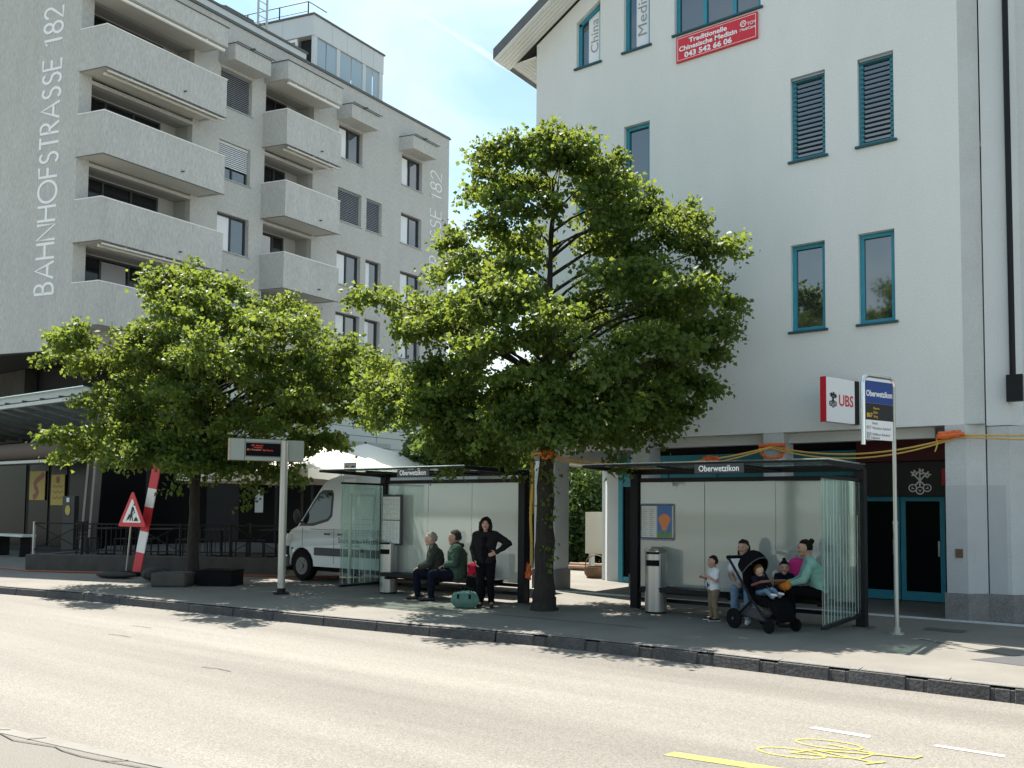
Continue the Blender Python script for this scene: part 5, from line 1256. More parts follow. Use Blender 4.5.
parasol('cream parasol with lettered valance nearest the departure board', -19.3, 16.4, 2.35, 2.70, 3.62, .12, True)
parasol('cream parasol behind the lettered one, partly above the left shelter roof', -20.9, 20.4, 2.5, 2.85, 3.86, .05, True)

# ------------------------------------------------------------------ van behind the left shelter
VY = 13.80
T = thing('delivery_van', 'light grey panel van parked behind the left bus shelter', 'van', (-16.9, VY, 0))
vp = lambda pts: [(-16.92 + a, b) for a, b in pts]
wheelc = [-16.92 + .70, -16.92 + 4.55]
def arch(cx_, r_=.43, z0=.36, n=10): return [(cx_ + r_ * math.cos(a), .36 + r_ * math.sin(a)) for a in np.linspace(0, math.pi, n)]
full = vp([(0, .34), (0, .62), (.0, .95), (.08, 1.10), (.30, 1.19), (.54, 1.28), (.74, 1.52), (1.05, 1.92), (1.32, 2.25), (1.5, 2.38), (1.85, 2.47), (2.3, 2.49), (5.85, 2.49), (5.92, 2.40), (5.95, 1.2), (5.95, .40)])
full += arch(wheelc[1])[0:] + arch(wheelc[0]) 
Wv = 1.95
m = MB(); loops = [[Vector((x, 0, z)) for x, z in full]]; tri = tessellate_polygon(loops); n_ = len(full)
def inset(z): return .0 if z < 1.25 else .10 * (z - 1.25) / 1.25
nose = lambda x: .22 * max(0, 1 - (x + 16.92) / .42) ** 2
va_ = [(x, VY + inset(z) + nose(x), z) for x, z in full]; vb_ = [(x, VY + Wv - inset(z) - nose(x), z) for x, z in full]
m.add(va_ + vb_, [tuple(t) for t in tri] + [tuple(n_ + i for i in t[::-1]) for t in tri] + [(i, (i + 1) % n_, n_ + (i + 1) % n_, n_ + i) for i in range(n_)])
body = part(T, 'body', m, 'van_paint', smooth=True)
side = lambda z: VY + inset(z)
def sidepoly(pts, e, matn, nm, under=None):
    m = MB(); m.add([(-16.92 + x, side(z) - e, z) for x, z in pts], [tuple(range(len(pts)))]); return part(T, nm, m, matn, under)
sidepoly([(.60, 1.29), (.72, 1.44), (1.02, 1.83), (1.22, 2.07), (1.34, 2.14), (1.66, 2.14), (1.72, 2.05), (1.72, 1.53), (1.60, 1.42), (1.1, 1.30)], .006, 'van_trim', 'window_seal', body)
ws_ = sidepoly([(.70, 1.345), (.78, 1.45), (1.08, 1.82), (1.27, 2.04), (1.36, 2.08), (1.63, 2.08), (1.66, 2.02), (1.66, 1.57), (1.57, 1.48), (1.1, 1.37)], .010, 'van_glass', 'side_window', body)
m = MB(); rn = random.Random(8)
for _ in range(60):
    x, z = 1.86 + rn.random() * .30, 1.62 + rn.random() * .38
# windscreen
m = MB(); m.add([(-16.92 + .60, VY + .20, 1.35), (-16.92 + .60, VY + Wv - .20, 1.35), (-16.92 + 1.27, VY + Wv - .24, 2.19), (-16.92 + 1.27, VY + .24, 2.19)], [(0, 1, 2, 3)])
m.v = [(x - .012, y, z + .012) for x, y, z in m.v]; part(T, 'windscreen', m, 'van_glass', body)
m = MB(); m.fbox((-16.92, VY, 0), X, Z, -Y, 1.16, .62, -.01, 4.1, .80, .022); m.fbox((-16.92, VY, 0), X, Z, -Y, 5.02, .62, -.01, 5.9, .80, .022); part(T, 'side_moulding', m, 'van_trim', body)
m = MB()
for x0, z0, z1 in ((1.80, .45, 2.2), (.72, .82, 1.30), (3.2, .45, 2.25)): m.fbox((-16.92, VY, 0), X, Z, -Y, x0, z0, .0, x0 + .012, min(z1, 1.25), .003)
m.fbox((-16.92, VY, 0), X, Z, -Y, 1.0, 1.22, .001, 5.9, 1.23, .003); part(T, 'door_gap', m, 'van_trim', body)
m = MB(); m.fbox((-16.92, VY, 0), X, Z, -Y, 1.50, 1.10, .0, 1.68, 1.14, .03); m.fbox((-16.92, VY, 0), X, Z, -Y, 1.95, 1.10, .0, 2.10, 1.14, .03); part(T, 'door_handle', m, 'van_trim', body)
# recessed cargo panel
m = MB(); pts = [(2.0, 1.36), (3.02, 1.36), (3.06, 1.42), (3.06, 2.12), (3.02, 2.16), (2.04, 2.16), (2.0, 2.12)]
m.ribbon([(-16.92 + x, side(z) - .004, z) for x, z in pts], .018, -Y, 0, True); part(T, 'panel_crease', m, 'zinc_light', body)
part(T, 'van_lettering', text_mb('Stadtwerke Wetzikon', .16, (-16.92 + 1.95, VY - .002, .93), X, Z, -Y, .003, fit=1.45, bold=.002), 'ink_black', body)
part(T, 'van_lettering', text_mb('Energie und Wasser', .055, (-16.92 + 2.2, VY - .002, .855), X, Z, -Y, .003, fit=.5), 'ink_black', body)
for cx_ in wheelc:
    for yy, o_ in ((VY + .02, -1), (VY + Wv - .24, 1)):
        m = MB(); m.lathe([(.20, 0), (.32, 0), (.35, .04), (.35, .18), (.32, .22), (.20, .22)], (cx_, yy, .35), 28, 'y'); wh = part(T, 'wheel', m, 'rubber', smooth=True)
        m = MB(); ye = yy + (-.006 if o_ < 0 else .226)
        m.lathe([(.205, ye), (.205, ye + .02)], (cx_, 0, .35), 24, 'y'); 
        for k in range(6):
            a = k * math.pi / 3; m.tube([(cx_ + .14 * math.cos(a), ye - .006, .35 + .14 * math.sin(a)), (cx_ + .14 * math.cos(a), ye + .026, .35 + .14 * math.sin(a))], .03, 8)
        m.lathe([(.07, ye - .02), (.07, ye + .03)], (cx_, 0, .35), 14, 'y'); part(T, 'rim', m, 'rim_grey', wh, smooth=True)
    m = MB(); m.ribbon([(x, VY + .10, z) for x, z in arch(cx_, .425)], .22, (0, 0, 1) if False else Y, 0); 
    m = MB(); m.box(cx_ - .42, VY + .05, .37, cx_ + .42, VY + Wv - .05, .775); part(T, 'wheel_well', m, 'rubber')
m = MB(); m.box(-16.95, VY + .05, .30, -16.75, VY + Wv - .05, .58); part(T, 'bumper', m, 'van_trim', bevel=.04)
for yy in (VY + .06, VY + Wv - .36):
    m = MB(); m.prism([(-16.93, yy, .80), (-16.93, yy + .3, .80), (-16.83, yy + .3, 1.10), (-16.83, yy, 1.10)], (.05, 0, 0)); part(T, 'headlight', m, 'lamp_glass', body)
for yy, sgn in ((VY - .13, 1), (VY + Wv + .13, -1)):
    m = MB(); m.ball((-16.92 + .66, yy, 1.52), (.06, .09, .17), 12, 8); mi_ = part(T, 'mirror', m, 'van_trim', smooth=True)
    m = MB(); m.tube([(-16.92 + .66, yy + sgn * .02, 1.40), (-16.92 + .80, yy + sgn * .2, 1.36)], .025, 6); part(T, 'mirror_arm', m, 'van_trim', mi_)
m = MB(); m.box(-16.5, VY + .2, .24, -11.2, VY + Wv - .2, .40); part(T, 'underbody', m, 'rubber')
m = MB(); m.box(-15.45, VY + .3, 1.0, -15.1, VY + .8, 1.9); m.ball((-15.3, VY + .55, 1.95), (.1, .14, .13)); part(T, 'driver_seat', m, 'anthracite_mid', body)

# ------------------------------------------------------------------ ropes with orange cloth, strap, yellow plate
def sag(a, b, s, n=14):
    a, b = Vector(a), Vector(b); return [a.lerp(b, i / n) - Z * (s * 4 * (i / n) * (1 - i / n)) for i in range(n + 1)]
def knot(T, c, sx, sz, seed):
    m = MB(); rn = random.Random(seed); c = Vector(c); pts = []
    for i in range(18): pts.append(c + Vector((rn.uniform(-sx, sx) * .5, rn.uniform(-.06, .03), rn.uniform(-sz, sz) * .5)))
    m.tube(pts, [.02 + .018 * rn.random() for _ in pts], 7); part(T, 'cloth_knot', m, 'cloth_orange', smooth=True)
K0, K1, K2, K3 = (-8.38, 12.45, 2.68), (-5.58, 15.78, 2.94), (-2.45, 15.80, 3.02), (2.5, 16.0, 2.85)
def rope(label, a, b, s1, s2):
    T = thing('rope', label, 'rope', a, group='yellow ropes with orange cloth knots')
    m = MB(); m.tube(sag(a, b, s1), .016, 6); part(T, 'strand', m, 'rope_yellow', smooth=True)
    m = MB(); m.tube(sag((a[0], a[1] - .02, a[2] - .03), (b[0], b[1] - .02, b[2] - .02), s2), .014, 6); part(T, 'strand', m, 'rope_yellow', smooth=True)
    return T
T = rope('doubled yellow rope from the tall tree to the middle pillar', K0, K1, .24, .30); knot(T, (-8.30, 12.42, 2.69), .32, .16, 1); 
m = MB(); m.tube([(-8.5 + .22 * math.cos(a), 12.62 + .22 * math.sin(a), 2.70 + .02 * math.sin(3 * a)) for a in np.linspace(0, 6.28, 18)], .03, 6); part(T, 'tree_loop', m, 'rope_yellow')
q_ = sag(K0, K1, .24)[10]; knot(T, q_ + Vector((0, -.02, 0)), .36, .10, 2)
T = rope('doubled yellow rope from the middle pillar past the stop sign to the corner pillar', K1, K2, .22, .27)
m = MB(); rn = random.Random(5); m.tube([(-5.57 + .24 * math.cos(a), 15.80 + rn.uniform(-.03, 0), 2.92 + .20 * math.sin(a)) for a in np.linspace(math.pi, 2 * math.pi, 12)], [.02 + .022 * rn.random() for _ in range(12)], 8); m.tube([(-5.82, 15.8, 2.96), (-5.6, 15.79, 2.97), (-5.33, 15.8, 2.96)], .035, 8); part(T, 'cloth_loop', m, 'cloth_orange', smooth=True)
knot(T, (-2.55, 15.78, 3.03), .55, .10, 7)
m = MB(); m.tube([(-2.80, 15.78, 3.0), (-2.78, 15.77, 2.88), (-2.82, 15.77, 2.76)], .012, 6); part(T, 'loose_end', m, 'rope_yellow')
T = rope('taut yellow rope leaving the corner pillar to the right', K2, K3, .02, .08)
T = thing('cloth_strap', 'orange cloth strap hanging down beside the trunk of the tall tree', 'strap', (-9.02, 12.95, 0))
m = MB(); m.ribbon([(-9.00 + .015 * math.sin(i), 12.95, 2.62 - i * .21) for i in range(10)], .055, -Y, .01); part(T, 'strip', m, 'rope_yellow')
knot(T, (-9.03, 12.95, .62), .12, .3, 12)
T = thing('yellow_plate', 'small yellow plate behind the tall tree trunk', 'sign', (-9.35, 13.35, 1.9))
m = MB(); m.box(-9.48, 13.34, 1.66, -9.22, 13.36, 2.12); pp = part(T, 'plate', m, 'poster_yellow')
m = MB(); m.box(-9.46, 13.337, 1.80, -9.24, 13.3395, 1.84); m.box(-9.46, 13.337, 1.70, -9.3, 13.3395, 1.73); part(T, 'print', m, 'ink_black', pp)
m = MB(); m.tube([(-9.35, 13.38, 0), (-9.35, 13.38, 2.1)], .02, 8); part(T, 'post', m, 'rail_iron')

# ------------------------------------------------------------------ passage: letter box unit, basket, logs, hedge, trees and house behind
T = thing('letterbox_unit', 'cream letter box cabinet on legs in the passage beside the rear pillar', 'letter box', (-11.6, 19.8, 0))
m = MB(); m.box(-11.9, 19.6, .60, -11.05, 20.0, 1.68); part(T, 'cabinet', m, 'cream_metal')
for x in (-11.85, -11.15):
    m = MB(); m.box(x, 19.7, 0, x + .06, 19.9, .6); part(T, 'leg', m, 'zinc_light')
T = thing('wicker_basket', 'brown wicker basket under the letter box cabinet', 'basket', (-11.45, 19.5, 0))
m = MB(); m.lathe([(.22, 0), (.30, .10), (.33, .28), (.30, .28), (.27, .10), (.20, .02)], (-11.45, 19.4, 0), 18); part(T, 'body', m, 'wood_brown', smooth=True)
m = MB(); m.tube([(-11.45 + .33 * math.cos(a), 19.4, .28 + .3 * math.sin(a)) for a in np.linspace(0, math.pi, 12)], .015, 6); part(T, 'handle', m, 'wood_brown')
m = MB()
for i in range(4): m.tube([(-13.6 + .1 * i, 21.3 + i * .1, .08 + .07 * (i % 2)), (-12.4 + .08 * i, 21.4 + i * .1, .08 + .07 * (i % 2))], .07, 8)
solo('log_pile', m, 'wood_brown', 'small pile of logs before the hedge in the passage', 'log pile', (-13, 21.4, 0), smooth=True)
def bush(label, boxes, n_leaf, size, seed, matn, name, cat, group=None):
    rs = np.random.RandomState(seed); P_ = []
    for (cx_, cy_, cz, rx, ry, rz_) in boxes:
        k = int(n_leaf / len(boxes)); u = rs.normal(size=(k, 3)); u /= np.linalg.norm(u, axis=1, keepdims=True); q = rs.random(k)[:, None] ** .3
        P_.append(np.array([cx_, cy_, cz]) + u * q * np.array([rx, ry, rz_]) * (1 + .12 * np.sin(u[:, :1] * 9 + u[:, 2:] * 7)))
    P_ = np.concatenate(P_); P_ = P_[P_[:, 2] > .02]
    T = thing(name, label, cat, (boxes[0][0], boxes[0][1], 0), group=group)
    leaf_mesh('foliage', P_, rs.normal(size=P_.shape) + np.array([0, 0, -.2]), size, matn, rs, T, T)
    m = MB(); rn = random.Random(seed)
    for (cx_, cy_, cz, rx, ry, rz_) in boxes:
        for _ in range(5): m.tube([(cx_ + rn.uniform(-.2, .2) * rx, cy_ + rn.uniform(-.2, .2) * ry, 0), (cx_ + rn.uniform(-.4, .4) * rx, cy_, cz * .6), (cx_ + rn.uniform(-.7, .7) * rx, cy_ + rn.uniform(-.5, .5) * ry, cz + rz_ * .6)], [.035, .025, .01], 6)
    part(T, 'stem', m, 'bark')
    return T
bush('dark clipped hedge across the passage behind the white building', [(-15.0, 24.0, 1.1, 1.6, .9, 1.25), (-13.0, 23.2, 1.2, 1.6, .9, 1.35), (-17.5, 25, 1.2, 1.8, .9, 1.3)], 16000, .12, 41, 'leaf_dark', 'hedge', 'hedge')
bush('tall dark shrub against the hedge in the passage', [(-13.6, 22.6, 1.5, .8, .7, 1.5)], 6000, .11, 42, 'leaf_dark', 'shrub', 'shrub')
for (lab, x, y, h, r_, sd) in (('sunlit tree behind the left shelter roof', -18.3, 23.0, 6.2, 2.1, 51), ('tree in the gap behind the passage hedge', -18.8, 29.5, 6.2, 2.6, 52), ('far tree seen through the passage beside the white house', -19.5, 36, 7.5, 3.0, 53)):
    tree(lab, (x, y, 0), [(1.6, r_ * .5), (2.4, r_ * .85), (h * .55, r_), (h * .75, r_ * .85), (h * .9, r_ * .5), (h, .2)], x, y, 90, 14000, .17, .13, 1.6, sd, matn='leaf_far', group='background trees', name='background_tree', ysc=1)
T = thing('white_house', 'white house with dark windows far behind the passage', 'house', (-31, 47, 0))
hs2 = [rect(x, z, x + 1.5, z + 1.4) for x in (-36, -32.6, -29.2, -25.8) for z in (1.0, 3.8)]
m = MB(); m.wall((0, 46, 0), X, Z, rect(-42, 0, -22, 6.4), hs2, (0, .15, 0)); m.add([(-22, 46, 0), (-22, 56, 0), (-22, 56, 6.4), (-22, 46, 6.4)], [(0, 1, 2, 3)]); m.add([(-42, 46, 6.4), (-22, 46, 6.4), (-22, 56, 6.4), (-42, 56, 6.4)], [(0, 1, 2, 3)]); part(T, 'wall', m, 'render_white')
for h in hs2: window(T, (h[0][0], 46, h[0][1]), X, Z, -Y, 1.5, 1.4, .12, 'trim_white', mull=(.75,))
m = MB(); m.prism([(-42.5, 45.5, 6.4), (-42.5, 56.5, 6.4), (-42.5, 51, 9.2)], (21, 0, 0)); part(T, 'roof', m, 'wood_brown')

# ------------------------------------------------------------------ people
def remesh(mb, vox, smooth_it=4):
    """fuse overlapping limbs into one continuous skin"""
    me = bpy.data.meshes.new('tmp'); me.from_pydata(mb.v, [], mb.f)
    bm = bmesh.new(); bm.from_mesh(me); bmesh.ops.recalc_face_normals(bm, faces=bm.faces); bm.to_mesh(me); bm.free()
    o = bpy.data.objects.new('tmp', me); COL.objects.link(o)
    r_ = o.modifiers.new('r', 'REMESH'); r_.mode = 'VOXEL'; r_.voxel_size = vox
    s_ = o.modifiers.new('s', 'SMOOTH'); s_.factor = .5; s_.iterations = smooth_it
    bpy.context.view_layer.update()
    dg = bpy.context.evaluated_depsgraph_get()
    out = bpy.data.meshes.new_from_object(o.evaluated_get(dg))
    bpy.data.objects.remove(o); bpy.data.meshes.remove(me)
    return out
def limb(m, a, b, ra, rb, n=14, flat=None):
    """tapered limb with rounded ends; flat = (axis, factor) squeezes it"""
    a, b = Vector(a), Vector(b); k = 6
    d = (b - a).normalized() if (b - a).length > 1e-6 else Z
    pts = []; rs = []
    for i in range(4): t_ = math.radians(80 - i * 26.6); pts.append(a - d * ra * math.sin(t_)); rs.append(max(.002, ra * math.cos(t_)))
    for i in range(1, k): pts.append(a.lerp(b, i / k)); rs.append(ra + (rb - ra) * i / k)
    for i in range(4): t_ = math.radians(i * 26.6); pts.append(b + d * rb * math.sin(t_)); rs.append(max(.002, rb * math.cos(t_)))
    b0 = len(m.v); m.tube(pts, rs, n)
    if flat:
        ax, f_ = Vector(flat[0]).normalized(), flat[1]; c = (a + b) / 2
        for i in range(b0, len(m.v)):
            v = Vector(m.v[i]); m.v[i] = tuple(v - ax * (v - c).dot(ax) * (1 - f_))
def hand(m, wrist, dirv, palm_n, sgn, s, curl=.5):
    """palm, four curled fingers of unequal length and a thumb from the palm's side"""
    w = Vector(wrist); d = Vector(dirv).normalized(); n = Vector(palm_n); n = (n - d * n.dot(d)).normalized(); x = d.cross(n) * sgn
    pe = w + d * .085 * s
    for q in (-.026, -.009, .009, .026): limb(m, w + x * q * .7 * s, pe + x * q * s, .013 * s, .0115 * s, 8)
    for q, L in ((-.027, .056), (-.009, .070), (.009, .074), (.027, .066)):
        p0 = pe + x * q * s; d1 = (d + n * curl * .6).normalized(); p1 = p0 + d1 * L * .5 * s; d2 = (d * .6 + n * curl * 1.4).normalized(); p2 = p1 + d2 * L * .5 * s
        limb(m, p0, p1, .0095 * s, .009 * s, 8); limb(m, p1, p2, .009 * s, .0075 * s, 8)
    t0 = w + d * .025 * s + x * .026 * s; t1 = t0 + (d * .5 + x * .8 + n * .2).normalized() * .038 * s; t2 = t1 + (d * .9 + n * .5).normalized() * .032 * s
    limb(m, t0, t1, .012 * s, .0105 * s, 8); limb(m, t1, t2, .010 * s, .008 * s, 8)

def person(label, loc, face, J, s, skin, hair, hair_style, top, bottom, shoes, sleeve='long', legs_len='long', women=True, hood=None, look=None, jacket=None, build=1.0, bulk=0.0, name='person', tagd=None, vox=.0085):
    """J: joints in a frame with +Y the way the body faces and +X its right; s scales radii"""
    fx, fy = face; rz = math.atan2(-fx, fy)
    T = thing('person', label, 'person', loc, rz)
    V_ = {k: Vector(v) for k, v in J.items() if isinstance(v, tuple)}
    B = build
    pel, ch, nk, hd = V_['pelvis'], V_['chest'], V_['neck'], V_['head']
    up = (ch - pel).normalized(); fw = Vector((0, 1, 0)); fw = (fw - up * fw.dot(up)).normalized()
    sh = {q: V_['sh' + q] for q in 'LR'}; el = {q: V_['el' + q] for q in 'LR'}; wr = {q: V_['wr' + q] for q in 'LR'}
    hp = {q: V_['hp' + q] for q in 'LR'}; kn = {q: V_['kn' + q] for q in 'LR'}; an = {q: V_['an' + q] for q in 'LR'}; to = {q: V_['to' + q] for q in 'LR'}
    def torso(m, g):
        mid = pel.lerp(ch, .45); w_ = abs(sh['R'].x - sh['L'].x) / 2
        X_ = (sh['R'] - sh['L']).normalized()
        for q in (-1, 1):
            limb(m, pel + X_ * q * .055 * s, mid + X_ * q * .05 * s, (.105 * B + g) * s, (.098 * B + g) * s)
            limb(m, mid + X_ * q * .05 * s, ch + X_ * q * .07 * s, (.098 * B + g) * s, (.108 * B + g) * s)
            limb(m, ch + X_ * q * .07 * s, sh['R' if q > 0 else 'L'] - up * .03 * s, (.10 * B + g) * s, (.062 + g) * s)
            if women: limb(m, ch + X_ * q * .07 * s + fw * .06 * s - up * .02 * s, ch + X_ * q * .07 * s + fw * .07 * s - up * .04 * s, (.062 + g) * s, (.06 + g) * s)
        limb(m, nk - up * .02 * s, sh['L'] - up * .005 * s, (.05 + g) * s, (.056 + g) * s); limb(m, nk - up * .02 * s, sh['R'] - up * .005 * s, (.05 + g) * s, (.056 + g) * s)
    # ---- body
    m = MB(); torso(m, 0)
    limb(m, nk - up * .04 * s, hd - Vector((0, .015 * s, .02 * s)), .058 * s, .050 * s)
    for q in 'LR':
        limb(m, sh[q], el[q], .050 * s, .040 * s); limb(m, el[q], wr[q], .040 * s, .027 * s)
        limb(m, hp[q], kn[q], .088 * B * s, .056 * s); limb(m, kn[q], an[q], .056 * s, .038 * s); limb(m, an[q], to[q], .038 * s, .028 * s)
        hd_ = J.get('hd' + q, None); dv_ = Vector(hd_) if hd_ else (wr[q] - el[q]).normalized()
        pn = Vector(J.get('pn' + q, (0, 0, -1)))
        hand(m, wr[q], dv_, pn, -1 if q == 'L' else 1, s, J.get('curl', .5))
    # head turned by look (degrees about z) and nod
    yaw, nod = look or (0, 0)
    RM = Matrix.Rotation(R(yaw), 3, 'Z') @ Matrix.Rotation(R(nod), 3, 'X')
    hs = J.get('hs', 1.0) * s; H = lambda x, y, z: hd + RM @ Vector((x, y, z)) * hs
    m.ball(hd, (.074 * hs, .093 * hs, .105 * hs), 18, 12, rot=RM)
    limb(m, H(0, .02, -.05), H(0, .052, -.083), .056 * hs, .034 * hs)                     # jaw and chin
    limb(m, H(0, .084, .012), H(0, .097, -.022), .008 * hs, .0125 * hs, 8)                  # nose
    limb(m, H(-.03, .076, .03), H(.03, .076, .03), .016 * hs, .016 * hs, 8)               # brow
    for q in (-1, 1): limb(m, H(q * .075, -.005, .015), H(q * .073, -.002, -.02), .013 * hs, .011 * hs, 8); limb(m, H(q * .04, .06, -.02), H(q * .035, .065, -.03), .024 * hs, .02 * hs, 8)
    me = remesh(m, vox, 3)
    # eyes and mouth join the same mesh
    bm = bmesh.new(); bm.from_mesh(me)
    for f in bm.faces: f.smooth = True
    ex = MB(); ex.m = 1
    for q in (-1, 1): ex.ball(H(q * .031, .083, .010), (.012 * hs, .008 * hs, .0075 * hs), 8, 6, rot=RM)
    ex.m = 2; ex.ball(H(0, .089, -.052), (.023 * hs, .009 * hs, .0065 * hs), 8, 6, rot=RM)
    vs = [bm.verts.new(v) for v in ex.v]
    for f, mi in zip(ex.f, ex.mi):
        try: nf = bm.faces.new([vs[i] for i in dict.fromkeys(f)]); nf.material_index = mi; nf.smooth = True
        except Exception: pass
    me2 = bpy.data.meshes.new('body'); bm.to_mesh(me2); bm.free(); bpy.data.meshes.remove(me)
    for k in (skin, 'eye', 'lips'): me2.materials.append(MAT[k])
    o = bpy.data.objects.new('body', me2); COL.objects.link(o); o.parent = T
    def garment(nm, m, matn, vx=.011, under=None):
        g_ = remesh(m, vx, 3)
        if nm not in ('shoe', 'shirt'):
            for v, c, nn in [(v, v.co.copy(), v.normal.copy()) for v in g_.vertices]:
                v.co = c + nn * (.011 * s * (mnoise.noise(Vector((c.x * 7, c.y * 7, c.z * 11))) + .6 * mnoise.noise(Vector((c.x * 17 + 3, c.y * 17, c.z * 22)))) + .003)
        g_.materials.clear(); g_.materials.append(MAT[matn]); g_.polygons.foreach_set('use_smooth', [True] * len(g_.polygons)); g_.name = nm
        g_.polygons.foreach_set('material_index', [0] * len(g_.polygons))
        oo = bpy.data.objects.new(nm, g_); COL.objects.link(oo); oo.parent = under or T; return oo
    # ---- trousers
    m = MB(); X_ = (sh['R'] - sh['L']).normalized()
    for q, sg in (('L', -1), ('R', 1)):
        limb(m, hp[q], kn[q], (.100 * B) * s, .068 * s)
        end = an[q] if legs_len == 'long' else kn[q].lerp(an[q], .12)
        limb(m, kn[q], end, .068 * s, (.052 if legs_len == 'long' else .066) * s)
        limb(m, pel + X_ * sg * .05 * s - up * .02 * s, pel + X_ * sg * .05 * s + up * .05 * s, .118 * B * s, .108 * B * s); limb(m, pel, hp[q], .11 * B * s, .10 * B * s)
    garment('trousers', m, bottom)
    # ---- top
    m = MB(); g = .012 + bulk; mid = pel.lerp(ch, .45)
    torso(m, g)
    for q in 'LR':
        if sleeve == 'long': limb(m, sh[q], el[q], (.064 + bulk * .6) * s, (.055 + bulk * .5) * s); limb(m, el[q], el[q].lerp(wr[q], .94), (.055 + bulk * .5) * s, (.040 + bulk * .3) * s)
        else: limb(m, sh[q], sh[q].lerp(el[q], .62), .064 * s, .066 * s)
    garment('jacket' if jacket else 'top', m, top)
    if jacket:       # open front shows a shirt panel
        m = MB(); limb(m, ch + fw * .085 * s + up * .07 * s, pel + fw * .098 * s + up * .02 * s, .048 * s, .055 * s, flat=(fw, .8)); limb(m, ch + fw * .085 * s + up * .02 * s - X_ * .03 * s, pel.lerp(ch, .3) + fw * .098 * s - X_ * .025 * s, .05 * s, .05 * s); limb(m, ch + fw * .085 * s + up * .02 * s + X_ * .03 * s, pel.lerp(ch, .3) + fw * .098 * s + X_ * .025 * s, .05 * s, .05 * s)
        garment('shirt', m, jacket)
    if hood:
        m = MB(); pts = [nk + (RM @ Vector((.10 * math.cos(a), .07 * math.sin(a) - .03, .0 + .012 * math.sin(a * 2)))) * s for a in np.linspace(math.radians(-205), math.radians(25), 10)]
        for a_, b_ in zip(pts, pts[1:]): limb(m, a_, b_, .036 * s, .036 * s, 8)
        garment('hood', m, hood)
    # ---- shoes
    for q in 'LR':
        m = MB(); d = (to[q] - an[q]); d.z = 0; d = d.normalized() if d.length > 1e-5 else fw
        heel = Vector((an[q].x, an[q].y, to[q].z + .012 * s)) - d * .03 * s; tip = Vector((to[q].x, to[q].y, to[q].z + .004 * s)) + d * .03 * s
        limb(m, heel, tip, .045 * s, .034 * s); limb(m, Vector((an[q].x, an[q].y, an[q].z - .01 * s)), heel.lerp(tip, .4), .048 * s, .042 * s)
        zmin = to[q].z - .028 * s
        m.v = [(x, y, max(z, zmin)) for x, y, z in m.v]
        so_ = garment('shoe', m, shoes[0])
        if len(shoes) > 1:
            m = MB(); sd = d.cross(Z)
            m.prism([heel + sd * .042 * s - d * .045 * s + Z * (zmin - heel.z), heel - sd * .042 * s - d * .045 * s + Z * (zmin - heel.z), tip - sd * .036 * s + d * .03 * s + Z * (zmin - tip.z), tip + sd * .036 * s + d * .03 * s + Z * (zmin - tip.z)], Z * .022 * s)
            oo = mesh_obj('sole', m, shoes[1], so_, bevel=.006)
    # ---- hair
    m = MB()
    def cut(front, low, lowz):
        def fn(u, q):
            if u.y > front and u.z < low: return q * .72
            if u.z < lowz: return q * .8
            return q
        return fn
    if hair_style == 'short':
        m.ball(H(0, -.010, .012), (.084 * hs, .098 * hs, .110 * hs), 24, 16, fn=cut(.25, .52, -.45), rot=RM)
    elif hair_style == 'bob':
        m.ball(H(0, -.012, .012), (.106 * hs, .112 * hs, .124 * hs), 24, 16, fn=cut(.42, .45, -2), rot=RM)
        for q in (-1, 1): limb(m, H(q * .082, .0, .02), H(q * .084, .02, -.085), .036 * hs, .034 * hs); limb(m, H(q * .05, -.06, 0), H(q * .06, -.04, -.09), .052 * hs, .042 * hs); limb(m, H(q * .045, .075, .075), H(q * .075, .05, .02), .026 * hs, .022 * hs)
    elif hair_style == 'bun':
        m.ball(H(0, -.012, .010), (.081 * hs, .099 * hs, .111 * hs), 24, 16, fn=cut(.22, .48, -.55), rot=RM)
        m.ball(H(0, -.10, .085), .040 * hs, 12, 8)
    elif hair_style == 'long':
        m.ball(H(0, -.012, .010), (.086 * hs, .102 * hs, .114 * hs), 24, 16, fn=cut(.25, .50, -2), rot=RM)
        for q in (-1, 1): limb(m, H(q * .06, -.03, .0), H(q * .075, .0, -.19), .036 * hs, .024 * hs)
        limb(m, H(0, -.07, 0), H(0, -.06, -.2), .06 * hs, .04 * hs)
    elif hair_style == 'pony':
        m.ball(H(0, -.010, .012), (.082 * hs, .098 * hs, .111 * hs), 24, 16, fn=cut(.22, .50, -.5), rot=RM)
        m.ball(H(0, -.04, .125), .034 * hs, 10, 7)
    m.v = [tuple(Vector(v) + (Vector(v) - hd) * (.10 * mnoise.noise(Vector(v) * 38 / s) + .07 * mnoise.noise(Vector(v) * 75 / s))) for v in m.v]
    ho = mesh_obj('hair', m, hair, T, smooth=True)
    return T

def seated(lean=.0, hs=1.0, s=1.0, z=.53, legs=.42, spread=.10, feetback=0.0, zf=0.0):
    """adult sitting with hands on the lap; z = hip height"""
    J = dict(pelvis=(0, 0, z), chest=(0, lean * .6 + .0, z + .33 * s), neck=(0, lean, z + .50 * s), head=(0, lean * 1.15 + .03, z + .64 * s), hs=hs)
    for q, sg in (('L', -1), ('R', 1)):
        J['sh' + q] = (sg * .165 * s, lean * .9, z + .44 * s); J['el' + q] = (sg * .20 * s, lean * .6 + .06, z + .19 * s); J['wr' + q] = (sg * .06 * s, .25 * s, z + .12 * s)
        J['hp' + q] = (sg * .085 * s, .02, z - .01); J['kn' + q] = (sg * spread, legs * s, z + .0); J['an' + q] = (sg * spread, legs * s - .02 - feetback, .08 + zf); J['to' + q] = (sg * spread, legs * s + .13 * s - feetback, .03 + zf)
        J['hd' + q] = (-sg * .6, .8, -.2); J['pn' + q] = (0, -.3, -1)
    return J

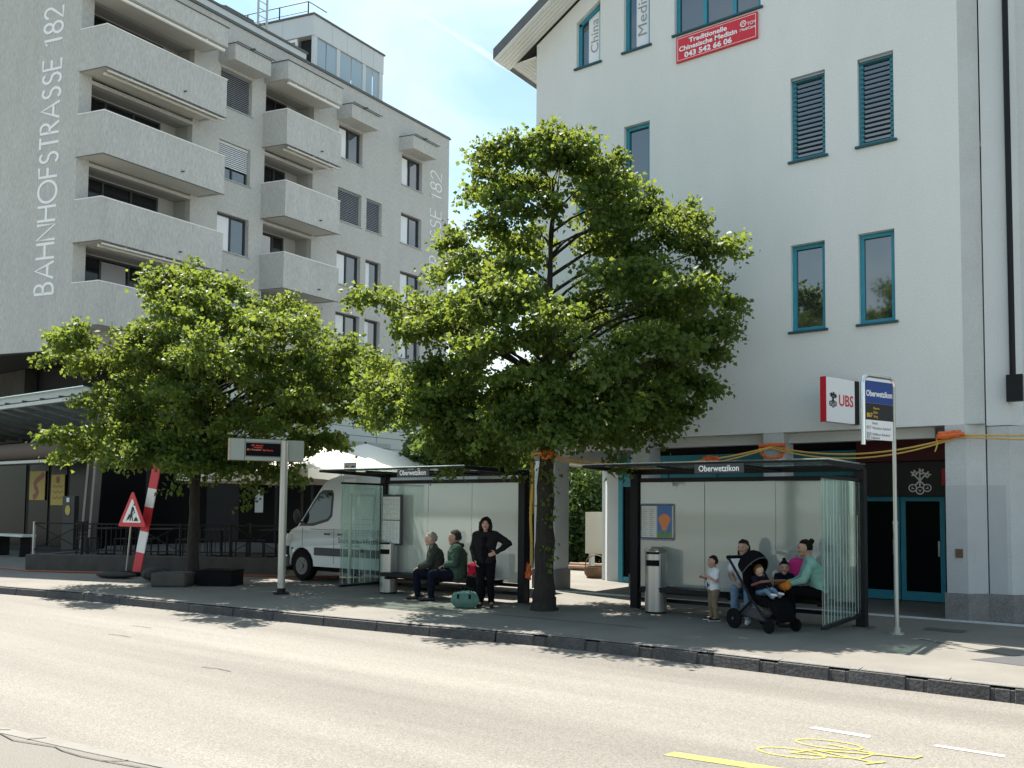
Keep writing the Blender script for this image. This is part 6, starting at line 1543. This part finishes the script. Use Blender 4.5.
# standing woman with a hand on her hip
J = dict(pelvis=(0, 0, .84), chest=(0, 0, 1.14), neck=(0, 0, 1.325), head=(0, .025, 1.465), shL=(-.17, 0, 1.275), shR=(.17, 0, 1.275), elL=(-.41, -.05, 1.13), wrL=(-.20, .10, .97), elR=(.235, -.03, 1.02), wrR=(.175, .11, .83),
         hpL=(-.085, 0, .82), hpR=(.085, 0, .82), knL=(-.095, .03, .45), knR=(.085, .02, .45), anL=(-.11, -.02, .08), anR=(.09, -.03, .08), toL=(-.13, .13, .03), toR=(.11, .12, .03), hdL=(.8, .35, -.3), pnL=(.2, -1, 0), hdR=(-.3, .4, -.8), pnR=(-1, 0, 0), hs=1.02)
person('standing woman in black with dark bob hair and one hand on her hip', (-9.52, 12.28, 0), (.50, -.86), J, 1.0, 'skin', 'hair_dark', 'bob', 'cloth_charcoal', 'cloth_black', ('shoe_black',), jacket='cloth_black', look=(0, 4), build=1.08, bulk=.008)
# seated couple on the left bench
J = seated(.10, 1.10, 1.02, .50, .40); J.update(wrL=(-.10, .34, .60), wrR=(.08, .36, .60), elL=(-.21, .16, .70), elR=(.21, .16, .70))
person('seated grey haired woman in a dark jacket looking to the left', (-11.08, 12.80, 0), (-.74, -.67), J, 1.06, 'skin_pale', 'hair_grey', 'short', 'cloth_olive', 'cloth_navy', ('shoe_black',), look=(0, 3), build=1.12, bulk=.022)
J = seated(.03, 1.10, 1.06, .51, .46, feetback=-.04); J.update(wrL=(-.04, .24, .66), wrR=(.05, .25, .65), elL=(-.25, .06, .72), elR=(.25, .06, .72))
person('seated man in a green hooded jacket with folded hands and legs forward', (-10.62, 12.84, 0), (-.72, -.69), J, 1.12, 'skin', 'hair_salt', 'short', 'cloth_green', 'cloth_navy', ('shoe_black',), women=False, hood='cloth_olive', build=1.15, bulk=.026, look=(-4, 2))
# boy standing at the right shelter
k = .69
J = dict(pelvis=(0, 0, .50), chest=(0, .01, .70), neck=(0, .0, .82), head=(0, .02, .935), shL=(-.115, 0, .79), shR=(.115, 0, .79), elL=(-.15, .02, .64), elR=(.16, .02, .64), wrL=(-.07, .13, .70), wrR=(.075, .14, .68), hpL=(-.055, 0, .48), hpR=(.055, 0, .48),
         knL=(-.07, .02, .27), knR=(.07, .02, .27), anL=(-.085, -.01, .06), anR=(.085, 0, .06), toL=(-.10, .09, .025), toR=(.10, .10, .025), hdL=(.2, .9, .3), hdR=(-.2, .9, .2), pnL=(1, 0, 0), pnR=(-1, 0, 0), hs=1.22)
bt = person('little boy in white printed shirt and khaki trousers holding up both hands', (-5.60, 13.16, 0), (-.72, -.70), J, k, 'skin', 'hair_brown', 'short', 'cloth_white', 'cloth_khaki', ('shoe_black', 'shoe_white'), sleeve='short', women=False, look=(6, 2), build=1.05)
m = MB(); m.ball((.075, .072, .575), (.035, .012, .035), 10, 7); m.ball((.02, .092, .565), (.03, .01, .025), 10, 7); m.ball((.105, .03, .56), (.012, .035, .02), 10, 7); o_ = mesh_obj('shirt_print', m, 'cloth_blue_print', bt, smooth=True)
# woman behind the pushchair
J = seated(.06, 1.08, 1.0, .53, .40, spread=.10); J.update(wrL=(-.12, .40, .74), elL=(-.24, .18, .73), wrR=(.10, .34, .62))
person('seated woman in white shirt and jeans behind the pushchair, dark hair tied back', (-5.22, 13.47, 0), (.25, -.97), J, .98, 'skin', 'hair_brown', 'long', 'cloth_white', 'cloth_jeans', ('shoe_white',), sleeve='short', look=(-18, -4))
# little girl on the bench
J = seated(.04, 1.42, .64, .47, .34, spread=.06, zf=.20); J.update(wrL=(-.04, .17, .56), wrR=(.05, .18, .56))
person('little girl in dark top sitting on the bench beside the pink bag', (-4.58, 13.46, 0), (.45, -.89), J, .66, 'skin', 'hair_dark', 'pony', 'cloth_navy', 'cloth_black', ('shoe_black',), sleeve='long', look=(-6, -4))
# woman in mint sweater leaning to the girl
J = seated(.16, 1.08, 1.04, .53, .42, spread=.12); J.update(wrL=(-.08, .50, .64), elL=(-.19, .27, .72), wrR=(.06, .46, .66), elR=(.21, .24, .72))
person('seated woman in mint sweater and black trousers leaning towards the children, hair in a bun', (-4.03, 13.46, 0), (-.90, -.44), J, 1.0, 'skin', 'hair_dark', 'bun', 'cloth_mint', 'cloth_black', ('shoe_black',), look=(3, -4))

# ------------------------------------------------------------------ pushchair with toddler
PR = (-4.62, 12.70, 0); pf = Vector((.90, -.43, 0)); prz = math.atan2(-pf.x, pf.y)
T = thing('pushchair', 'black pushchair with round hood standing before the right bench', 'pushchair', PR, prz)
for sx in (-.27, .27):
    m = MB(); m.tube([(sx * .95, -.46, 1.02), (sx, -.30, .85), (sx, .0, .48), (sx, .34, .16)], .020, 8); part(T, 'frame', m, 'anthracite', local=True, smooth=True)
    m = MB(); m.tube([(sx, .05, .46), (sx, -.30, .17)], .018, 8); part(T, 'frame', m, 'anthracite', local=True, smooth=True)
for y_, z_ in ((-.30, .17), (.02, .46)): m = MB(); m.tube([(-.265, y_, z_), (.265, y_, z_)], .014, 8); part(T, 'axle', m, 'anthracite', local=True)
m = MB(); m.tube([(-.2565, -.46, 1.02), (-.2, -.56, 1.04), (.2, -.56, 1.04), (.2565, -.46, 1.02)], .026, 10); part(T, 'handlebar', m, 'rubber', local=True, smooth=True)
for sx in (-.31, .31):
    m = MB(); m.lathe([(.10, -.022), (.143, -.022), (.15, -.008), (.15, .008), (.143, .022), (.10, .022)], (sx, -.30, .15), 24, 'x'); wh = part(T, 'wheel', m, 'rubber', local=True, smooth=True)
    m = MB(); m.lathe([(.02, -.03), (.02, .03)], (sx, -.30, .15), 10, 'x'); m.lathe([(.104, -.012), (.104, .012)], (sx, -.30, .15), 20, 'x'); part(T, 'rim', m, 'rim_grey', wh, local=True)
    m = MB(); m.lathe([(.07, -.02), (.095, -.02), (.10, -.006), (.10, .006), (.095, .02), (.07, .02)], (sx * .85, .36, .10), 20, 'x'); wh = part(T, 'wheel', m, 'rubber', local=True, smooth=True)
    m = MB(); m.lathe([(.068, -.014), (.068, .014)], (sx * .85, .36, .10), 16, 'x'); part(T, 'rim', m, 'rim_grey', wh, local=True)
# seat tub, footrest, hood, bumper bar, basket
m = MB(); secs = [(-.27, .92, .17, .05), (-.20, .62, .20, .07), (-.08, .47, .215, .09), (.12, .42, .215, .085), (.28, .40, .20, .06), (.40, .26, .19, .05), (.44, .18, .18, .03)]
vs = []; n_ = 14
for (y, z, hw, th) in secs:
    for j in range(n_):
        a = 2 * math.pi * j / n_; lip = .085 * abs(math.cos(a)) ** 6 if math.sin(a) > -.1 else 0
        vs.append((hw * math.copysign(abs(math.cos(a)) ** .6, math.cos(a)), y - (.3 * lip if y < 0 else 0), z + th * math.copysign(abs(math.sin(a)) ** .7, math.sin(a)) * (.5 if math.sin(a) > 0 else 1) + lip))
m.add(vs, [(i * n_ + j, i * n_ + (j + 1) % n_, (i + 1) * n_ + (j + 1) % n_, (i + 1) * n_ + j) for i in range(len(secs) - 1) for j in range(n_)] + [tuple(range(n_))[::-1], tuple((len(secs) - 1) * n_ + j for j in range(n_))])
st = part(T, 'seat', m, 'cloth_black', local=True, smooth=True)
m = MB(); k1, k2 = 10, 12
def hood_pt(a, b):      # a: sweep from back to front, b: across
    return (.225 * math.cos(b), -.17 + .30 * math.sin(a) * math.sin(b) * .9 - .04, .80 + .36 * math.sin(b) * math.cos(a) * .95 + .02)
vs = [hood_pt(math.radians(-62 + 108 * i / k1), math.radians(4 + 172 * j / k2)) for i in range(k1 + 1) for j in range(k2 + 1)]
vo = [Vector(v) for v in vs]; ctr = Vector((0, -.2, .8)); vi = [ctr + (v - ctr) * .95 for v in vo]; W_ = k2 + 1
fs = [(i * W_ + j, i * W_ + j + 1, (i + 1) * W_ + j + 1, (i + 1) * W_ + j) for i in range(k1) for j in range(k2)]
nb = len(vo); fs += [tuple(nb + q for q in f[::-1]) for f in fs] + [(k1 * W_ + j, k1 * W_ + j + 1, nb + k1 * W_ + j + 1, nb + k1 * W_ + j) for j in range(k2)] + [(j, j + 1, nb + j + 1, nb + j) for j in range(k2)]
m.add(vo + vi, fs); hdp = part(T, 'hood', m, 'cloth_black', local=True, smooth=True)
m = MB(); m.tube([hood_pt(math.radians(46), math.radians(4 + 172 * j / k2)) for j in range(k2 + 1)], .009, 6); part(T, 'hood_trim', m, 'pram_grey', hdp, local=True)
m = MB(); m.tube([(-.235, .0, .66), (-.235, .18, .72), (-.16, .26, .735), (.16, .26, .735), (.235, .18, .72), (.235, .0, .66)], .020, 8); part(T, 'bumper_bar', m, 'leather_brown', local=True, smooth=True)
m = MB(); m.prism([(-.22, -.28, .20), (.22, -.28, .20), (.20, .22, .14), (-.20, .22, .14)], (0, .0, .02)); m.prism([(-.22, -.28, .20), (-.22, -.28, .36), (-.20, .22, .30), (-.20, .22, .14)], (.015, 0, 0)); m.prism([(.205, -.28, .20), (.205, -.28, .36), (.185, .22, .30), (.185, .22, .14)], (.015, 0, 0)); part(T, 'basket', m, 'pram_grey', local=True)
m = MB(); m.ball((0, -.05, .26), (.17, .18, .09), 14, 9, fn=lambda u, q: q * (1 + .1 * math.sin(8 * u.x + 5 * u.y))); solo('blanket', m, 'bag_grey', 'grey bundled blanket in the basket under the pushchair', 'blanket', PR, prz, local=True, smooth=True)
# toddler
kz = .50
J = dict(pelvis=(0, -.06, .53), chest=(0, -.11, .68), neck=(0, -.125, .77), head=(0, -.105, .865), shL=(-.09, -.12, .75), shR=(.09, -.12, .75), elL=(-.13, -.03, .64), elR=(.13, -.03, .64), wrL=(-.07, .08, .62), wrR=(.06, .08, .60), hpL=(-.05, -.05, .53), hpR=(.05, -.05, .53),
         knL=(-.07, .12, .585), knR=(.07, .12, .585), anL=(-.075, .24, .50), anR=(.075, .25, .49), toL=(-.075, .30, .54), toR=(.075, .31, .53), hdL=(.2, .9, -.2), hdR=(-.2, .9, -.2), hs=1.5)
person('toddler with reddish hair and dark top sitting in the pushchair', PR, (pf.x, pf.y), J, kz, 'skin_pale', 'hair_ginger', 'short', 'cloth_navy', 'cloth_jeans', ('shoe_white',), women=False, look=(18, -5), vox=.007)

# ------------------------------------------------------------------ bags and small things
def softbag(T, nm, c, sx, sy, sz, matn, seed=1, under=None):
    m = MB(); rn = random.Random(seed); ph = [rn.random() * 6 for _ in range(4)]
    def fn(u, q):
        w_ = 1 + .06 * math.sin(5 * u.x + ph[0]) + .05 * math.sin(7 * u.y + ph[1]) + .05 * math.sin(8 * u.z + ph[2])
        e = .62; f_ = lambda a: math.copysign(abs(a) ** e, a)
        return Vector((f_(u.x) * sx * w_, f_(u.y) * sy * w_, f_(u.z) * sz * (w_ if u.z > 0 else 1)))
    m.ball(c, 1, 24, 16, fn=fn); return part(T, nm, m, matn, under, local=True, smooth=True)
T = thing('shopping_bag', 'mint green holdall on the pavement at the feet of the standing woman', 'bag', (-9.72, 11.98, 0), R(25))
bo = softbag(T, 'body', (0, 0, .145), .24, .13, .145, 'bag_mint', 3)
for sy in (-.09, .09):
    m = MB(); m.tube([(-.11, sy, .22), (-.09, sy * .7, .34), (0, sy * .5, .37), (.09, sy * .7, .34), (.11, sy, .22)], .010, 6); part(T, 'handle', m, 'cloth_black', local=True)
m = MB(); m.box(-.12, -.138, .17, -.09, -.118, .25); m.box(.09, -.138, .17, .12, -.118, .25); part(T, 'buckle', m, 'cloth_black', bo, local=True)
T = thing('red_bag', 'bright red soft bag on the left bench beside the man', 'bag', (-10.22, 12.92, .44), R(15))
softbag(T, 'body', (0, 0, .14), .17, .12, .15, 'cloth_red', 5)
m = MB(); m.tube([(-.08, 0, .26), (0, 0, .34), (.08, 0, .27)], .012, 6); part(T, 'handle', m, 'cloth_red', local=True)
T = thing('rucksack', 'dark rucksack standing before the left bench behind the standing woman', 'rucksack', (-9.98, 12.58, 0), R(20))
bo = softbag(T, 'body', (0, 0, .27), .17, .12, .27, 'cloth_black', 6); softbag(T, 'pocket', (0, -.11, .18), .12, .05, .12, 'cloth_charcoal', 7, bo)
m = MB(); m.tube([(-.05, .02, .52), (0, .02, .58), (.05, .02, .52)], .012, 6); part(T, 'handle', m, 'cloth_black', local=True)
T = thing('brown_bag', 'small brown and grey bag on the left bench above the rucksack', 'bag', (-9.95, 12.92, .44), R(10))
softbag(T, 'body', (0, 0, .12), .12, .09, .12, 'leather_brown', 9); m = MB(); m.tube([(-.07, 0, .2), (0, 0, .3), (.07, 0, .2)], .008, 6); part(T, 'handle', m, 'leather_brown', local=True)
T = thing('pink_bag', 'bright pink bag on the right bench between the girl and the mint sweater woman', 'bag', (-4.42, 13.60, .50), R(5))
softbag(T, 'body', (0, 0, .30), .17, .07, .20, 'cloth_pink', 8); m = MB(); m.tube([(-.06, 0, .48), (0, 0, .56), (.06, 0, .48)], .008, 6); part(T, 'handle', m, 'cloth_pink', local=True)
T = thing('toy', 'orange and yellow soft toy on the lap of the little girl', 'toy', (-4.45, 13.12, .56), .4)
softbag(T, 'body', (0, 0, .07), .09, .07, .07, 'cloth_orange_toy', 4); m = MB(); m.ball((.06, 0, .12), .045); part(T, 'head', m, 'poster_yellow', local=True, smooth=True)
